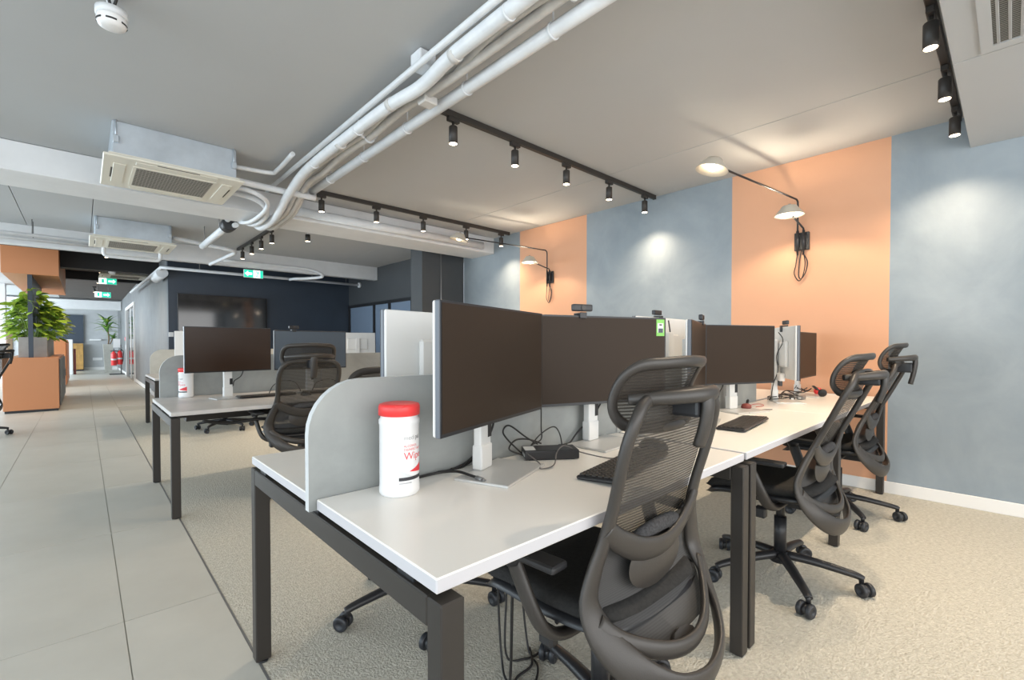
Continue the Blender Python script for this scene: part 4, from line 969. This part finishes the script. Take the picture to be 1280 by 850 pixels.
# ------------------------------------------------------------------ end of the corridor
wc = thing('wooden_sideboard', 'golden wooden plank cabinet under the navy panel at the corridor end', 'cabinet', (-.55, 26.6, 0))
MB().bx(-.55, .56, 0, .25, .06, 1.15).build('cabinet_body', 'wood', wc); MB().bx(-.54, .55, .02, .24, 0, .06).build('plinth', 'bezel', wc)
pm = None
for k in range(6):
    if pm is None: o = MB().bx(0, .178, -.02, 0, .07, 1.14, .004).build('plank', 'wood', wc); pm = o.data
    else: o = link('plank', pm, wc)
    o.location = (-.54 + k * .183, 0, 0)
wf = tag(MB().bx(-.60, -.28, 23.6, 24.1, 0, 1.30, .01).build('tall_white_unit', 'white_plastic'), 'white unit standing beside the golden wooden cabinet', 'cabinet')
wf2 = tag(MB().bx(-.27, -.20, 23.7, 24.1, 0, .95, .004).build('dark_panel', 'maroon'), 'dark panel standing between the white unit and wooden cabinet', 'panel')
po = thing('tall_planter', 'tall tapering beige planter at the corridor end', 'planter', (.74, 24.8, 0))
b = MB()
for (z0, w0, z1, w1) in ((0, .11, 1.12, .155),):
    p0 = [(-w0, -w0, z0), (w0, -w0, z0), (w0, w0, z0), (-w0, w0, z0)]; p1 = [(-w1, -w1, z1), (w1, -w1, z1), (w1, w1, z1), (-w1, w1, z1)]; p2 = [(x * .9, y * .9, z) for x, y, z in p1]; p3 = [(x * .9, y * .9, z - .1) for x, y, z in p1]
    rings = [[b.bm.verts.new(p) for p in q] for q in (p0, p1, p2, p3)]
    for A, B in zip(rings, rings[1:]):
        for k in range(4): b.bm.faces.new((A[k], A[(k + 1) % 4], B[(k + 1) % 4], B[k]))
    b.bm.faces.new(rings[0][::-1]); b.bm.faces.new(rings[3])
b.build('planter_body', 'felt_beige', po)
strap = leaf_mesh('leaf', .56, .050, 'leaf2', .3, .45, 8, False); strap2 = leaf_mesh('leaf', .52, .052, 'leaf', .3, .30, 8, False)
dr = thing('dracaena_plant', 'tall dracaena with strappy leaves in the beige planter', 'plant', (.74, 24.8, 1.02))
MB().sweep(cr([(0, 0, 0), (.03, .0, .4), (-.03, 0, .85), (-.02, 0, 1.05)], 5), .025, n=8).sweep(cr([(.02, 0, 0), (.12, -.02, .25), (.16, -.02, .38)], 4), .02, n=8).build('trunk', 'bark', dr)
for k in range(46):
    a = k * 2.4; el = random.uniform(.1, 1.3); o = link('leaf', strap if k % 3 else strap2, dr)
    orient(o, (-.02, 0, .55 + .5 * (k / 46)), (cos(a) * cos(el), sin(a) * cos(el), sin(el)), 0, min(random.uniform(.75, 1.1), .38 / (.56 * max(.05, cos(a) * cos(el)))))
for k in range(26):
    a = k * 2.4; el = random.uniform(.0, 1.2); o = link('leaf', strap, dr)
    orient(o, (.16, -.02, .30 + .1 * (k / 26)), (cos(a) * cos(el), sin(a) * cos(el), sin(el)), 0, min(random.uniform(.45, .65), .20 / (.56 * max(.05, cos(a) * cos(el)))))
fs = thing('extinguisher_stand', 'black floor stand behind the fire extinguishers', 'stand', (.92, 22.6, 0))
MB().bx(-.22, .24, -.14, .14, 0, .03, .006).build('stand_base', 'bezel', fs); MB().cyl((.12, .05, .03), (.12, .05, 1.08), .018, n=10).build('pole', 'grey_metal', fs)
MB().bx(-.10, .10, .035, .045, 1.0, 1.32).build('sign_plate', 'white_plastic', fs); MB().bx(-.18, .12, .03, .05, .50, .53).bx(-.18, .12, .03, .05, .85, .88).build('bracket', 'bezel', fs)
def make_ext():
    t = thing('fire_extinguisher', '', 'fire extinguisher', group='fire extinguishers')
    MB().lathe([(0, 0), (.075, 0), (.082, .01), (.082, .40), (.07, .46), (.035, .49), (.03, .52), (0, .52)], n=20).build('cylinder_body', 'red', t)
    MB().lathe([(.0825, .19), (.0828, .19), (.0828, .25), (.0825, .25)], n=20).build('label_band', 'ink_pale', t)
    MB().box((0, -.02, .56), (.03, .14, .03), .005).box((0, -.05, .60), (.025, .13, .015), .004, (R(-15), 0, 0)).build('valve_handle', 'bezel', t)
    MB().sweep(cr([(.03, 0, .54), (.12, 0, .50), (.12, 0, .30), (.10, 0, .10)], 5), .012, n=8).build('hose', 'bezel', t)
    return t
fe = make_ext(); place(fe, 0, (.83, 22.53, .34), 0, 'left red fire extinguisher hung on the floor stand')
place(fe, 1, (1.0, 22.56, .37), R(30), 'right red fire extinguisher hung on the floor stand, slightly higher')
cpn = thing('call_point', 'red fire call point on the corridor wall before the door', 'call point', (XC + .03, 22.0, 1.32))
MB().bx(-.03, 0, -.10, .10, -.06, .06, .005).build('call_point_box', 'red', cpn); MB().bx(-.032, -.03, -.06, .06, -.03, .03).build('call_point_window', 'white_plastic', cpn)
sw = tag(MB().bx(XC + .018, XC + .03, 21.9, 22.1, .93, 1.1, .003).build('light_switch', 'white_plastic'), 'white switch below the red call point', 'switch')
s2_ = tag(MB().bx(.30, .62, YE - .014, YE, .42, .54, .003).build('wall_socket', 'white_plastic'), 'white double socket low on the corridor end wall', 'socket')
s3_ = tag(MB().bx(.20, .58, YE - .16, YE, 1.28, 1.34, .004).build('wall_shelf', 'white_plastic'), 'short white shelf on the corridor end wall', 'shelf')
